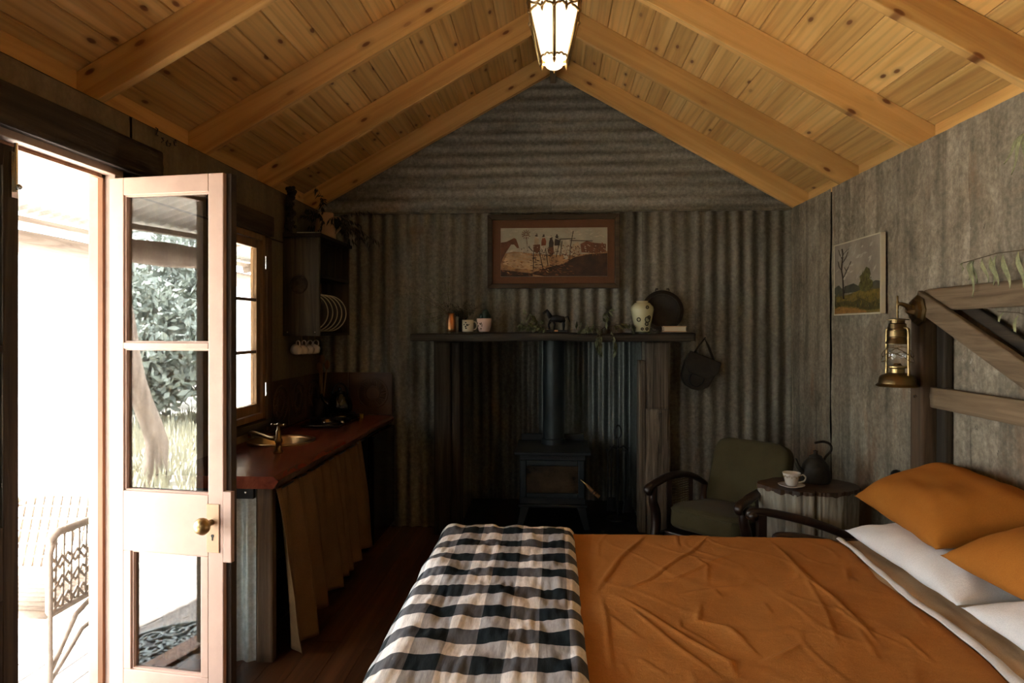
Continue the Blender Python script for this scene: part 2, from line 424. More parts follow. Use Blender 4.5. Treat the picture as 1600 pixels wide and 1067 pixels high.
class MB:
    def __init__(s):
        s.v, s.f, s.uv = [], [], None
    def add(s, vs, fs):
        o = len(s.v)
        s.v += [V3(p) for p in vs]
        s.f += [[i + o for i in f] for f in fs]
        return s
    def box(s, x0, x1, y0, y1, z0, z1):
        vs = [(x, y, z) for x in (x0, x1) for y in (y0, y1) for z in (z0, z1)]
        return s.add(vs, [(0, 1, 3, 2), (4, 6, 7, 5), (0, 4, 5, 1), (2, 3, 7, 6), (0, 2, 6, 4), (1, 5, 7, 3)])
    def bar(s, p, q, w_, h, up=(0, 0, 1)):
        p, q, up = V3(p), V3(q), V3(up)
        d = (q - p).normalized()
        sx = d.cross(up)
        if sx.length < 1e-4:
            sx = d.cross(Vector((0, 1, 0)))
        sx.normalize()
        sz = sx.cross(d).normalized()
        vs = []
        for b in (p, q):
            for a, c in ((-1, -1), (1, -1), (1, 1), (-1, 1)):
                vs.append(b + sx * (a * w_ / 2) + sz * (c * h / 2))
        return s.add(vs, [(0, 1, 2, 3), (7, 6, 5, 4), (0, 4, 5, 1), (1, 5, 6, 2), (2, 6, 7, 3), (3, 7, 4, 0)])
    def tube(s, pts, r, n=8, closed=False, flat=1.0, sm=0):
        pts = [V3(p) for p in pts]
        if sm and len(pts) > 2:
            rr = list(r) if hasattr(r, '__len__') else [r] * len(pts)
            np_, nr = [], []
            m = len(pts)
            for i in range(m - 1):
                p0, p1, p2, p3 = pts[max(i - 1, 0)], pts[i], pts[i + 1], pts[min(i + 2, m - 1)]
                for k in range(sm):
                    t = k / sm
                    np_.append(0.5 * ((2 * p1) + (p2 - p0) * t + (2 * p0 - 5 * p1 + 4 * p2 - p3) * t * t + (3 * p1 - p0 - 3 * p2 + p3) * t ** 3))
                    nr.append(rr[i] + (rr[i + 1] - rr[i]) * t)
            pts, r = np_ + [pts[-1]], nr + [rr[-1]]
        m = len(pts)
        if not hasattr(r, '__len__'):
            r = [r] * m
        ref, rings = None, []
        for i, p in enumerate(pts):
            if closed:
                d = pts[(i + 1) % m] - pts[i - 1]
            else:
                d = pts[min(i + 1, m - 1)] - pts[max(i - 1, 0)]
            if d.length < 1e-9:
                d = Vector((0, 0, 1))
            d.normalize()
            if ref is None:
                ref = Vector((0, 0, 1)) if abs(d.z) < 0.9 else Vector((1, 0, 0))
            ref = (ref - d * ref.dot(d))
            if ref.length < 1e-6:
                ref = d.orthogonal()
            ref.normalize()
            bi = d.cross(ref)
            rings.append([p + (bi * cos(2 * pi * k / n) + ref * sin(2 * pi * k / n) * flat) * r[i] for k in range(n)])
        vs = [v for g in rings for v in g]
        fs = []
        for i in range(m if closed else m - 1):
            j = (i + 1) % m
            for k in range(n):
                l = (k + 1) % n
                fs.append((i * n + k, i * n + l, j * n + l, j * n + k))
        if not closed:
            fs.append(tuple(range(n - 1, -1, -1)))
            fs.append(tuple((m - 1) * n + k for k in range(n)))
        return s.add(vs, fs)
    def lathe(s, prof, n=24, c=(0, 0, 0), d=(0, 0, 1), cap=True):
        c, d = V3(c), V3(d).normalized()
        a = d.orthogonal().normalized() if abs(d.z) < 0.99 else Vector((1, 0, 0))
        b = d.cross(a)
        vs, fs = [], []
        for r, z in prof:
            for k in range(n):
                t = 2 * pi * k / n
                vs.append(c + d * z + (a * cos(t) + b * sin(t)) * r)
        for i in range(len(prof) - 1):
            for k in range(n):
                l = (k + 1) % n
                fs.append((i * n + k, i * n + l, (i + 1) * n + l, (i + 1) * n + k))
        if cap:
            fs.append(tuple(range(n - 1, -1, -1)))
            fs.append(tuple((len(prof) - 1) * n + k for k in range(n)))
        return s.add(vs, fs)
    def ball(s, c, r, n=10, sq=(1, 1, 1)):
        c = V3(c)
        m = n // 2 + 1
        vs, fs = [], []
        for i in range(m + 1):
            a = -pi / 2 + pi * i / m
            for k in range(n):
                t = 2 * pi * k / n
                vs.append(c + Vector((cos(a) * cos(t) * sq[0], cos(a) * sin(t) * sq[1], sin(a) * sq[2])) * r)
        for i in range(m):
            for k in range(n):
                l = (k + 1) % n
                fs.append((i * n + k, i * n + l, (i + 1) * n + l, (i + 1) * n + k))
        return s.add(vs, fs)
    def prism(s, poly, h0, h1, axis='z'):
        n = len(poly)
        mk = {'z': lambda a, b, h: (a, b, h), 'y': lambda a, b, h: (a, h, b), 'x': lambda a, b, h: (h, a, b)}[axis]
        vs = [mk(a, b, h0) for a, b in poly] + [mk(a, b, h1) for a, b in poly]
        fs = [tuple(range(n - 1, -1, -1)), tuple(range(n, 2 * n))]
        fs += [(i, (i + 1) % n, n + (i + 1) % n, n + i) for i in range(n)]
        return s.add(vs, fs)
    def grid(s, nu, nv, fn):
        vs = [fn(i / nu, j / nv) for j in range(nv + 1) for i in range(nu + 1)]
        fs = [(j * (nu + 1) + i, j * (nu + 1) + i + 1, (j + 1) * (nu + 1) + i + 1, (j + 1) * (nu + 1) + i) for j in range(nv) for i in range(nu)]
        return s.add(vs, fs)
    def rough(s, p, q, w_, h, amp=0.01, seed=0, nl=30, up=(0, 0, 1), freq=9.0, stretch=0.12, wob=0.0):
        # weathered timber: a rectangular section swept from p to q, split and worn
        p, q, up = V3(p), V3(q), V3(up)
        L = (q - p).length
        d = (q - p) / L
        sx = d.cross(up)
        if sx.length < 1e-4:
            sx = d.cross(Vector((0, 1, 0)))
        sx.normalize()
        sz = sx.cross(d).normalized()
        per = []
        k = 6
        for a in range(k):
            per.append((-1 + 2 * a / k, -1))
        for a in range(k):
            per.append((1, -1 + 2 * a / k))
        for a in range(k):
            per.append((1 - 2 * a / k, 1))
        for a in range(k):
            per.append((-1, 1 - 2 * a / k))
        n = len(per)
        vs, fs = [], []
        for i in range(nl + 1):
            t = i / nl
            cshift = sx * (wob * noise.noise(Vector((t * 3, seed, 1.3)))) + sz * (wob * noise.noise(Vector((t * 3, seed, 7.7))))
            for a, b in per:
                rr = 0.94 if abs(a) == 1 and abs(b) == 1 else 1.0
                o = sx * (a * w_ / 2 * rr) + sz * (b * h / 2 * rr)
                nn = noise.noise(Vector((a * w_ * freq * 2 + seed * 3.1, b * h * freq * 2, t * L * freq * stretch)))
                n2 = noise.noise(Vector((a * w_ * 60 + seed, b * h * 60, t * L * 1.2 + seed)))
                vs.append(p + d * (t * L) + cshift + o * (1.0) + o.normalized() * (amp * (nn + 0.7 * n2)))
        for i in range(nl):
            for a in range(n):
                b = (a + 1) % n
                fs.append((i * n + a, i * n + b, (i + 1) * n + b, (i + 1) * n + a))
        fs.append(tuple(range(n - 1, -1, -1)))
        fs.append(tuple(nl * n + a for a in range(n)))
        return s.add(vs, fs)
    def xf(s, m):
        s.v = [m @ v for v in s.v]
        return s
    def build(s, name, mat, parent=None, smooth=False, bevel=0.0, solid=0.0, origin=None, sub=0):
        if origin is None:
            lo = Vector((min(v.x for v in s.v), min(v.y for v in s.v), min(v.z for v in s.v)))
            hi = Vector((max(v.x for v in s.v), max(v.y for v in s.v), max(v.z for v in s.v)))
            origin = Vector(((lo.x + hi.x) / 2, (lo.y + hi.y) / 2, lo.z))
        origin = V3(origin)
        me = bpy.data.meshes.new(name)
        me.from_pydata([tuple(v - origin) for v in s.v], [], s.f)
        if s.uv:
            l = me.uv_layers.new(name='weave')
            for lp in me.loops:
                l.data[lp.index].uv = s.uv[lp.vertex_index]
        bm = bmesh.new()
        bm.from_mesh(me)
        bmesh.ops.recalc_face_normals(bm, faces=bm.faces)
        bm.to_mesh(me)
        bm.free()
        if smooth:
            for pl in me.polygons:
                pl.use_smooth = True
        me.materials.append(M[mat] if isinstance(mat, str) else mat)
        o = bpy.data.objects.new(name, me)
        COL.objects.link(o)
        link(o, parent, origin)
        if smooth == 'auto':
            try:
                me.set_sharp_from_angle(angle=radians(40))
            except Exception:
                pass
        if bevel:
            b = o.modifiers.new('bevel', 'BEVEL')
            b.width, b.segments, b.limit_method = bevel, 2, 'ANGLE'
        if solid:
            b = o.modifiers.new('solid', 'SOLIDIFY')
            b.thickness = solid
            b.offset = 0
        if sub:
            b = o.modifiers.new('sub', 'SUBSURF')
            b.levels = b.render_levels = sub
        return o

def link(o, parent, worldloc):
    WL[o] = V3(worldloc)
    if parent is not None:
        o.parent = parent
        o.location = V3(worldloc) - WL[parent]
    else:
        o.location = worldloc

def copy_part(src, parent, loc, rot=None):
    o = src.copy()
    COL.objects.link(o)
    link(o, parent, loc)
    if rot is not None:
        o.rotation_euler = rot
    return o

def tag(o, label, cat, group=None, kind=None):
    o['label'] = label
    o['category'] = cat
    if group:
        o['group'] = group
    if kind:
        o['kind'] = kind
    return o

def thing(name, label, cat, loc, group=None, kind=None):
    o = bpy.data.objects.new(name, None)
    o.empty_display_size = 0.1
    COL.objects.link(o)
    link(o, None, loc)
    return tag(o, label, cat, group, kind)

def T(loc, rz=0.0):
    return Matrix.Translation(V3(loc)) @ Matrix.Rotation(rz, 4, 'Z')

def B(*a):
    return MB().box(*a)

# ================================================================== STRUCTURE
APEX = ZP + XR * ZS
ZSL = 0.553
ANGL = math.atan(ZSL)
ZL = APEX - (-XL) * ZSL
def ceil_z(x):
    return APEX - x * ZS if x > 0 else APEX + x * ZSL

# ---- floor
floor = tag(B(XL - 0.1, XR + 0.1, YR - 0.1, YB + 0.75, -0.14, -0.025).build('floor', 'backing'), 'dark red brown timber floor of narrow boards', 'floor', kind='structure')
bw = 0.128
proto = None
for i in range(28):
    x = XL + bw * (i + 0.5)
    if x > XR: break
    y = YR + random.uniform(0, 1.2)
    a = YR
    while a < YB:
        e = min(YB, y)
        if YB - e < 0.2: e = YB
        if e - a > 0.15:
            B(x - bw / 2 + 0.0012, x + bw / 2 - 0.0012, a + 0.0012, e - 0.0012, -0.024, 0.0).build('floorboard', 'floor', floor)
            a = e
        y += random.uniform(1.5, 2.6)

# ---- ceiling: boards over rafters
cl = MB()
for sgn, z_, xw in ((1, ZS, XR + 0.35), (-1, ZSL, -XL + 0.35)):
    p = [(0, APEX + 0.03), (sgn * xw, APEX + 0.03 - xw * z_), (sgn * xw, APEX + 0.09 - xw * z_), (0, APEX + 0.09)]
    cl.prism(p, YR - 0.3, YB + 0.9, 'y')
ceiling = tag(cl.build('ceiling', 'backing'), 'raked pine board ceiling with exposed rafters', 'ceiling', kind='structure')
bwid = 0.13
me_src = None
for sgn, A, xw in ((1, ANG, XR + 0.11), (-1, -ANGL, -XL + 0.11)):
    L = xw / cos(A)
    n = int(L / bwid) + 1
    for i in range(n):
        s = (i + 0.5) * bwid
        x = sgn * s * cos(A)
        z = APEX - s * abs(sin(A))
        ctr = Vector((x, (YB + YR) / 2, z)) + Vector((sin(abs(A)) * sgn, 0, cos(A))) * 0.009
        if me_src is None:
            hw, hl = bwid / 2 - 0.0005, (YB - YR) / 2
            mb = MB()
            pr = [(-hw, 0.009), (-hw, -0.004), (-hw + 0.005, -0.009), (hw - 0.005, -0.009), (hw, -0.004), (hw, 0.009)]
            mb.prism(pr, -hl, hl, 'y')
            me_src = mb.build('ceiling_board', 'pine', ceiling, origin=(0, 0, 0))
            o = me_src
            link(o, ceiling, ctr)
            o.rotation_euler = (0, A, 0)
        else:
            copy_part(me_src, ceiling, ctr, (0, A, 0))
RD, RT = 0.14, 0.046
RY_ = (-0.73, 0.10, 0.93, 1.76, 2.585, 3.41, 4.235, 5.045)
rsrc = {}
for sgn, A, xw, ys in ((1, ANG, XR, RY_), (-1, ANGL, -XL, RY_)):
    L = xw / cos(A) + 0.16
    R = Matrix.Rotation(A * sgn, 4, 'Y') @ Matrix.Rotation(-pi / 2 * sgn, 4, 'Z')
    for y in ys:
        mid = L / 2
        c = Vector((sgn * mid * cos(A), y + RT / 2, APEX - mid * sin(A))) + Vector((-sgn * sin(A), 0, -cos(A))) * (RD / 2 + 0.001)
        if sgn not in rsrc:
            mb = B(-RT / 2, RT / 2, -L / 2, L / 2, -RD / 2, RD / 2)
            o = mb.build('rafter', 'rafter', ceiling, bevel=0.004, origin=(0, 0, 0))
            link(o, ceiling, c)
            o.rotation_euler = R.to_euler()
            rsrc[sgn] = o
        else:
            copy_part(rsrc[sgn], ceiling, c, R.to_euler())
B(-0.022, 0.022, YR, YB - 0.01, APEX - 0.228, APEX - 0.02).build('ridge_beam', 'gate_y', ceiling, bevel=0.003)
for x0, x1, z1 in ((XR + 0.095, XR + 0.125, ZP - 0.05), (XL - 0.125, XL - 0.095, ZL - 0.048)):
    a = YR
    for y in list(RY_) + [YB]:
        if y - a > 0.05:
            B(x0, x1, a, y, 2.30, z1).build('wall_plate', 'rafter', ceiling, bevel=0.002)
        a = y + RT

# ---- corrugated sheets
def corr(u0, u1, z0, z1, pitch, amp, seed, place, warp=0.004, seg=8, nz=10, clip=None):
    nu = max(4, int((u1 - u0) / pitch * seg))
    mb = MB()
    def fn(i, j):
        u = u0 + (u1 - u0) * i
        z = z0 + (z1 - z0) * j
        d = amp * cos(2 * pi * u / pitch) + warp * noise.noise(Vector((u * 1.7 + seed, z * 1.3, seed)))
        return place(u, z, d)
    mb.grid(nu, nz, fn)
    return mb

wb = MB()
wb.box(XL - 0.1, -0.69, YB + 0.03, YB + 0.12, -0.1, 2.42)
wb.box(0.66, XR + 0.1, YB + 0.03, YB + 0.12, -0.1, 2.42)
wb.box(-0.69, 0.66, YB + 0.03, YB + 0.12, 1.44, 2.42)
wb.prism([(XL - 0.1, 2.42), (XR + 0.1, 2.42), (XR + 0.1, ZP - 0.06), (0, APEX + 0.03), (XL - 0.1, ZL - 0.06)], YB + 0.03, YB + 0.12, 'y')
wall_back = tag(wb.build('wall_back', 'backing'), 'back gable wall clad in weathered corrugated iron', 'wall', kind='structure')
pl = lambda u, z, d: (u, YB + 0.012 - d, z)
for i, (a, b, z0) in enumerate(((-1.79, -1.22, 0), (-1.235, -0.69, 0), (-0.69, 0.005, 1.42), (-0.005, 0.445, 1.42), (0.435, 0.66, 1.42), (0.66, 1.045, 0), (1.035, 1.76, 0))):
    corr(a, b, z0, 2.385, 0.097, 0.012 if i != 5 else 0.006, i * 3.3, (lambda u, z, d, k=i: (u, YB + 0.010 - d - (k % 2) * 0.005, z))).build('corrugated_sheet', 'iron', wall_back, smooth=True)
def gable(xa, xb, z0, z1, k):
    mb = MB()
    nz = int((z1 - z0) / 0.082 * 8)
    nx = 26
    def fn(i, j):
        z = z0 + (z1 - z0) * j
        lo = max(xa, -(APEX + 0.02 - z) / ZSL)
        hi = min(xb, (APEX + 0.02 - z) / ZS)
        if hi < lo: lo = hi = (lo + hi) / 2
        x = lo + (hi - lo) * i
        return (x, YB + 0.008 - k * 0.005 - 0.0055 * cos(2 * pi * z / 0.082) - 0.004 * noise.noise(Vector((x * 2, z * 1.5, k))), z)
    mb.grid(nx, nz, fn)
    mb.build('corrugated_sheet', 'iron_h', wall_back, smooth=True)
gable(-1.80, 0.0, 2.375, 3.04, 0)
gable(-0.01, 1.77, 2.375, 3.05, 1)
gable(-1.2, 0.75, 3.03, APEX + 0.02, 0.5)
B(XL, XR, YB - 0.016, YB + 0.02, 2.366, 2.378).build('flashing', 'iron', wall_back)

# ---- fireplace alcove
al = MB()
al.box(-0.78, -0.70, YB + 0.12, 5.86, 0, 2.3).box(0.67, 0.75, YB + 0.12, 5.86, 0, 2.3).box(-0.78, 0.75, 5.82, 5.9, 0, 2.3).box(-0.78, 0.75, YB + 0.1, 5.9, 2.3, 2.4)
alc = tag(al.build('wall_alcove', 'backing'), 'fireplace alcove lined with corrugated iron', 'alcove', kind='structure')
corr(-0.69, -0.1, 0.02, 2.28, 0.085, 0.011, 4, lambda u, z, d: (u, 5.80 - d, z)).build('corrugated_sheet', 'iron', alc, smooth=True)
corr(-0.12, 0.66, 0.02, 2.28, 0.085, 0.013, 5, lambda u, z, d: (u, 5.79 - d, z)).build('corrugated_sheet', 'iron_daylit', alc, smooth=True)
corr(5.14, 5.80, 0.02, 2.28, 0.085, 0.011, 6, lambda u, z, d: (-0.685 + d, u, z)).build('corrugated_sheet', 'iron', alc, smooth=True)
corr(5.14, 5.80, 0.02, 2.28, 0.085, 0.011, 7, lambda u, z, d: (0.655 - d, u, z)).build('corrugated_sheet', 'iron_daylit', alc, smooth=True)
tag(B(-0.69, 0.66, 4.72, 5.80, 0.001, 0.05).build('hearth_slab', 'black', bevel=0.01), 'low black hearth slab under the wood stove', 'hearth')

# ---- right wall
wr = B(XR + 0.012, XR + 0.13, YR - 0.1, YB + 0.12, -0.02, 2.362)
wall_right = tag(wr.build('wall_right', 'backing'), 'right wall clad in flat weathered zinc sheets', 'wall', kind='structure')
def flat_sheet(y0, y1, z0, z1, x, sgn, seed, mat, parent, rip=0.0025, curl=0.010):
    ny = max(6, int((y1 - y0) / 0.016))
    nz = max(4, int((z1 - z0) / 0.07))
    mb = MB()
    def fn(i, j):
        y = y0 + (y1 - y0) * i
        z = z0 + (z1 - z0) * j
        e = min(y - y0, y1 - y)
        c = curl * max(0, 1 - e / 0.05) * max(0, noise.noise(Vector((z * 2.4, seed * 5.1, i * 2))) + 0.15)
        d = rip * noise.noise(Vector((y * 11 + seed, z * 0.6, seed))) * 1.6 + 0.004 * noise.noise(Vector((y * 1.5, z * 1.2, seed))) + c
        ed = 0.014 * noise.noise(Vector((z * 5, seed, 2.2))) * (1 if e < 0.001 else 0)
        return (x - sgn * (d + 0.004), y + ed, z)
    mb.grid(ny, nz, fn)
    return mb.build('zinc_sheet', mat, parent, smooth=True)
for k, (a, b) in enumerate(((4.404, YB + 0.02), (2.955, 4.374), (1.5, 2.965), (0.0, 1.51), (YR, 0.01))):
    flat_sheet(a, b, 0, 2.378, XR + 0.002 - 0.004 * (k % 2), 1, k + 2, 'iron_r', wall_right)

# ---- left wall with french door, kitchen window and an added unseen window beside the camera
DY0, DY1, DZ = 1.63, 2.69, 2.15
WY0, WY1, WZ0, WZ1 = 3.50, 4.10, 0.95, 2.07
wl = MB()
x0, x1 = XL - 0.075, XL - 0.012
H = 2.40
for a, b, c, d in ((YR - 0.1, -0.9, 0, H), (-0.9, 1.2, 0, 0.35), (-0.9, 1.2, 2.05, H), (1.2, DY0, 0, H), (DY0, DY1, DZ, H), (DY0, DY1, -0.1, -0.02), (DY1, WY0, 0, H), (WY0, WY1, 0, WZ0), (WY0, WY1, WZ1, H), (WY1, YB + 0.12, 0, H)):
    wl.box(x0, x1, a, b, c, d)
wl.box(XL - 0.135, XL - 0.012, YR - 0.1, YB + 0.12, 2.27, H)
wall_left = tag(wl.build('wall_left', 'backing'), 'left wall of dull zinc sheets around door and window', 'wall', kind='structure')
for k, (a, b, c, d) in enumerate(((YR, -0.95, 0, H), (-0.95, 1.25, 2.05, H), (-0.95, 1.25, 0, 0.35), (1.25, DY0, 0, H), (DY0, 2.765, DZ, H), (2.77, 3.505, WZ1, H), (DY1, WY0, 0, WZ1), (3.51, 4.30, WZ1, H), (WY0, WY1, 0, WZ0), (4.29, YB, WZ1, H), (WY1, YB, 0, WZ1))):
    flat_sheet(a, b, c, d - 0.01, XL - 0.002, -1, k + 9, 'iron_l', wall_left)
# rear wall behind the camera with its window
rw = MB()
rw.box(XL - 0.1, XR + 0.1, YR - 0.12, YR, 0, 2.5)
rw.prism([(XL - 0.1, 2.5), (XR + 0.1, 2.5), (XR + 0.1, ZP - 0.06), (0, APEX + 0.03), (XL - 0.1, ZL - 0.06)], YR - 0.12, YR, 'y')
wall_rear = tag(rw.build('wall_rear', 'iron_r'), 'rear gable wall behind the viewer', 'wall', kind='structure')

# ---- french door frame, lintels
df = thing('trim_1', 'deep french door frame with pale painted jambs', 'door frame', (XL - 0.06, 2.15, 0), kind='structure')
B(XL - 0.10, XL + 0.012, DY1 - 0.03, DY1 + 0.005, 0, DZ).build('jamb', 'jamb', df, bevel=0.003)
B(XL - 0.10, XL + 0.012, DY0 - 0.005, DY0 + 0.03, 0, DZ).build('jamb', 'jamb', df, bevel=0.003)
B(XL - 0.10, XL + 0.015, DY0 - 0.02, DY1 + 0.02, DZ - 0.03, DZ).build('head', 'jamb', df, bevel=0.003)
B(XL - 0.05, XL - 0.03, DY1 - 0.045, DY1 - 0.03, 0, DZ - 0.03).build('stop_bead', 'jamb_o', df)
B(XL - 0.05, XL - 0.03, DY0 + 0.03, DY1 - 0.03, DZ - 0.045, DZ - 0.03).build('stop_bead', 'jamb_o', df)
B(XL - 0.11, XL + 0.0, DY0, DY1, -0.015, 0.012).build('threshold', 'jamb_o', df, bevel=0.003)
MB().rough((XL + 0.022, 1.2, 2.215), (XL + 0.022, 2.935, 2.215), 0.06, 0.14, 0.006, 3, 40).build('lintel', 'darkwood', df, smooth=True)

# ---- window builder
def window(name, label, y0, y1, z0, z1, x, cols, rows, frame, axis='x', w_=0.05, ns=2):
    t = thing(name, label, 'window', (x, (y0 + y1) / 2, z0) if axis == 'x' else ((y0 + y1) / 2, x, z0), kind='structure')
    def bx(a, b, c, d, dx0, dx1):
        return B(x + dx0, x + dx1, a, b, c, d) if axis == 'x' else B(a, b, x + dx0, x + dx1, c, d)
    for a, b, c, d in ((y0, y0 + 0.035, z0, z1), (y1 - 0.035, y1, z0, z1)):
        bx(a, b, c, d, -0.035, 0.035).build('frame_upright', frame, t, bevel=0.003)
    for c, d in ((z0, z0 + 0.035), (z1 - 0.035, z1)):
        bx(y0 + 0.035, y1 - 0.035, c, d, -0.035, 0.035).build('frame_rail', frame, t, bevel=0.003)
    a0, a1, b0, b1 = y0 + 0.037, y1 - 0.037, z0 + 0.037, z1 - 0.037
    for s in range(ns):
        c0 = a0 + (a1 - a0) / ns * s + 0.002
        c1 = a0 + (a1 - a0) / ns * (s + 1) - 0.002
        for a, b in ((c0, c0 + w_), (c1 - w_, c1)):
            bx(a, b, b0, b1, -0.02, 0.02).build('sash_stile', frame, t, bevel=0.004)
        for c, d in ((b0, b0 + w_ + 0.01), (b1 - w_, b1)):
            bx(c0 + w_, c1 - w_, c, d, -0.02, 0.02).build('sash_rail', frame, t, bevel=0.004)
        zz0, zz1 = b0 + w_ + 0.01, b1 - w_
        for r in range(rows):
            h0 = zz0 + (zz1 - zz0) / rows * r
            h1 = zz0 + (zz1 - zz0) / rows * (r + 1)
            if r:
                bx(c0 + w_, c1 - w_, h0 - 0.009, h0 + 0.009, -0.016, 0.016).build('glazing_bar', frame, t)
            bx(c0 + w_, c1 - w_, h0 + (0.009 if r else 0), h1 - (0.009 if r < rows - 1 else 0), -0.002, 0.002).build('pane', 'glass', t)
    return t
win = window('window_1', 'small paned timber casement above the kitchen sink', WY0, WY1, WZ0, WZ1, XL - 0.02, 1, 3, 'sash', ns=1)
for z in (1.13, 1.9):
    B(XL + 0.03, XL + 0.036, WY1 - 0.038, WY1 - 0.030, z - 0.04, z + 0.04).build('hinge', 'chrome', win)
window('added_window', 'added unseen casement window on the left wall beside the viewer', -0.9, 1.2, 0.35, 2.05, XL - 0.03, 1, 2, 'sash')  # added out of view to bring daylight onto bed and right wall
wt = thing('trim_2', 'rough dark boards around the kitchen window', 'window trim', (XL, 3.6, 0.9), kind='structure')
MB().rough((XL + 0.017, 3.40, 2.135), (XL + 0.017, 4.19, 2.135), 0.03, 0.125, 0.004, 8, 26).build('head_board', 'darkwood', wt, smooth=True)
MB().rough((XL + 0.012, 4.145, 0.87), (XL + 0.012, 4.145, 2.06), 0.025, 0.075, 0.004, 9, 26, up=(0, 1, 0)).build('side_board', 'gate_z', wt, smooth=True)
MB().rough((XL + 0.013, 3.44, 0.92), (XL + 0.013, 4.15, 0.92), 0.05, 0.05, 0.004, 11, 20).build('sill_board', 'darkwood', wt, smooth=True)
# scribbled marks left on the zinc above the door
mk = MB()
for (y, z, s, k) in ((2.955, 2.38, 0.03, 0), (3.0, 2.355, 0.03, 1), (3.035, 2.35, 0.028, 2), (3.06, 2.35, 0.02, 1), (3.10, 2.37, 0.032, 2)):
    pts = [(-.3, .5), (.2, .5), (0, 0), (-.25, -.5), (.3, -.5)] if k == 0 else [(.3, .4), (-.3, .3), (.25, -.05), (-.3, -.4)] if k == 1 else [(-.3, 0), (.3, .1), (.1, .5), (-.3, .1), (-.1, -.4), (.3, -.35)]
    mk.tube([(XL + 0.011, y + a * s, z + b * s) for a, b in pts], 0.003, 4)
mk.build('scribbled_mark', 'black', wall_left)

# ---- door leaves
def leaf(name, label, hx, hy, ang, lit):
    m = T((hx, hy, 0), ang)
    t = thing(name, label, 'door', (hx, hy, 0), kind='structure')
    W_, TH = 0.51, 0.042
    yf, yb = -TH / 2, TH / 2
    face = 'door' if lit else 'darkwood_z'  # pink paint on the open leaf, dark stain on the closed one
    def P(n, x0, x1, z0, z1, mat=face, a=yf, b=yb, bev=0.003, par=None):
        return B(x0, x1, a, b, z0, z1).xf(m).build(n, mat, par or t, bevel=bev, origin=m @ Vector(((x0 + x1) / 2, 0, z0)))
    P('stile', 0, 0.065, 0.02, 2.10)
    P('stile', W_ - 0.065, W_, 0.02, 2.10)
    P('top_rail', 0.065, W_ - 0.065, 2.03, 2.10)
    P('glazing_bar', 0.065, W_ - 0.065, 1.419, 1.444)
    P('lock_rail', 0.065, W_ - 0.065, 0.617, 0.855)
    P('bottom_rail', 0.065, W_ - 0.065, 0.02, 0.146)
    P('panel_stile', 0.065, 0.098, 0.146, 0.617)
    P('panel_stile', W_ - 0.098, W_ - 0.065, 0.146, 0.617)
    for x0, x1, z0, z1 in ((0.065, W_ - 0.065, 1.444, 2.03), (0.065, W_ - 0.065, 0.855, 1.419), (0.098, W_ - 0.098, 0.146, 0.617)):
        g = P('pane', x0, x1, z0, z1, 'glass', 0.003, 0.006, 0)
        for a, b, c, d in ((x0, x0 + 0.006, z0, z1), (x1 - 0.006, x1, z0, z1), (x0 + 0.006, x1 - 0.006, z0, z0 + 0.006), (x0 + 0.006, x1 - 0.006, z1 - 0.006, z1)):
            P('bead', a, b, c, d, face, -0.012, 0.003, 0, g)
    if lit: P('rebate_lip', W_, W_ + 0.022, 0.02, 2.10, 'door_edge', -0.002, yb + 0.012, 0.002)
    return t, m, P
d1, m1, P1 = leaf('door_1', 'open pink painted glazed door leaf swung into the room', -1.768, 2.650, radians(-8.3), True)
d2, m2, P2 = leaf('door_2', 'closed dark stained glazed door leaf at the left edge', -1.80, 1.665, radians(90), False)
pl_ = P1('lock_plate', 0.440, 0.494, 0.635, 0.822, 'jug', -0.025, -0.021, 0.001)
P1('lock_case', 0.5105, 0.545, 0.60, 0.872, 'door', -0.023, 0.0, 0.002)
mb = MB().lathe([(0.012, 0), (0.012, 0.03), (0.02, 0.034), (0.031, 0.048), (0.033, 0.06), (0.024, 0.075), (0.006, 0.08)], 20, (0.462, -0.025, 0.752), (0, -1, 0))
mb.xf(m1).build('knob', 'brass', d1, smooth=True)
mb = MB().lathe([(0.006, 0), (0.006, 0.0015)], 10, (0.466, -0.025, 0.70), (0, -1, 0)).box(0.4635, 0.4685, -0.0265, -0.025, 0.682, 0.70)
mb.xf(m1).build('keyhole', 'black', d1)
mb = MB().box(0.40, 0.425, -0.03, -0.021, 1.93, 2.08).tube([(0.412, -0.034, 1.95), (0.412, -0.034, 2.11)], 0.006, 8).ball((0.412, -0.045, 1.965), 0.01)
mb.xf(m2).xf(Matrix.Translation((0, 0.07, 0))).build('barrel_bolt', 'chrome', d2)

# ---- verandah and garden
vd = tag(B(-3.78, XL - 0.08, -3.0, 9.0, -0.20, -0.085).build('verandah_deck', 'outer'), 'weathered timber verandah deck outside the door', 'deck', kind='structure')
n = 16
for i in range(n):
    xx = XL - 0.085 - (i + 0.5) * 0.122
    B(xx - 0.058, xx + 0.058, -3.0, 9.0, -0.085, -0.06).build('deck_board', 'deck', vd)
vr = thing('verandah_roof', 'corrugated verandah roof outside the door', 'roof', (-2.8, 3, 2.2), kind='structure')
for k in range(8):
    a = -3.0 + k * 1.5
    mb = MB()
    mb.grid(int(1.5 / 0.1 * 8), 4, lambda i, j: (XL - 0.1 - 1.85 * j, a + 1.52 * i, 2.66 - 0.40 * j + 0.014 * cos(2 * pi * (a + 1.52 * i) / 0.1)))
    mb.build('roof_sheet', 'iron_out', vr, smooth=True, solid=0.002)
for y in (-2.6, -1.2, 0.3, 1.7, 6.4, 7.8):
    MB().bar((XL - 0.13, y, 2.585), (-3.62, y, 2.19), 0.05, 0.09).build('verandah_rafter', 'log', vr)
for x, z in ((-2.5, 2.482), (-3.58, 2.235)):
    MB().bar((x, -3, z), (x, 9, z), 0.07, 0.035).build('batten', 'log', vr)
mb = MB()
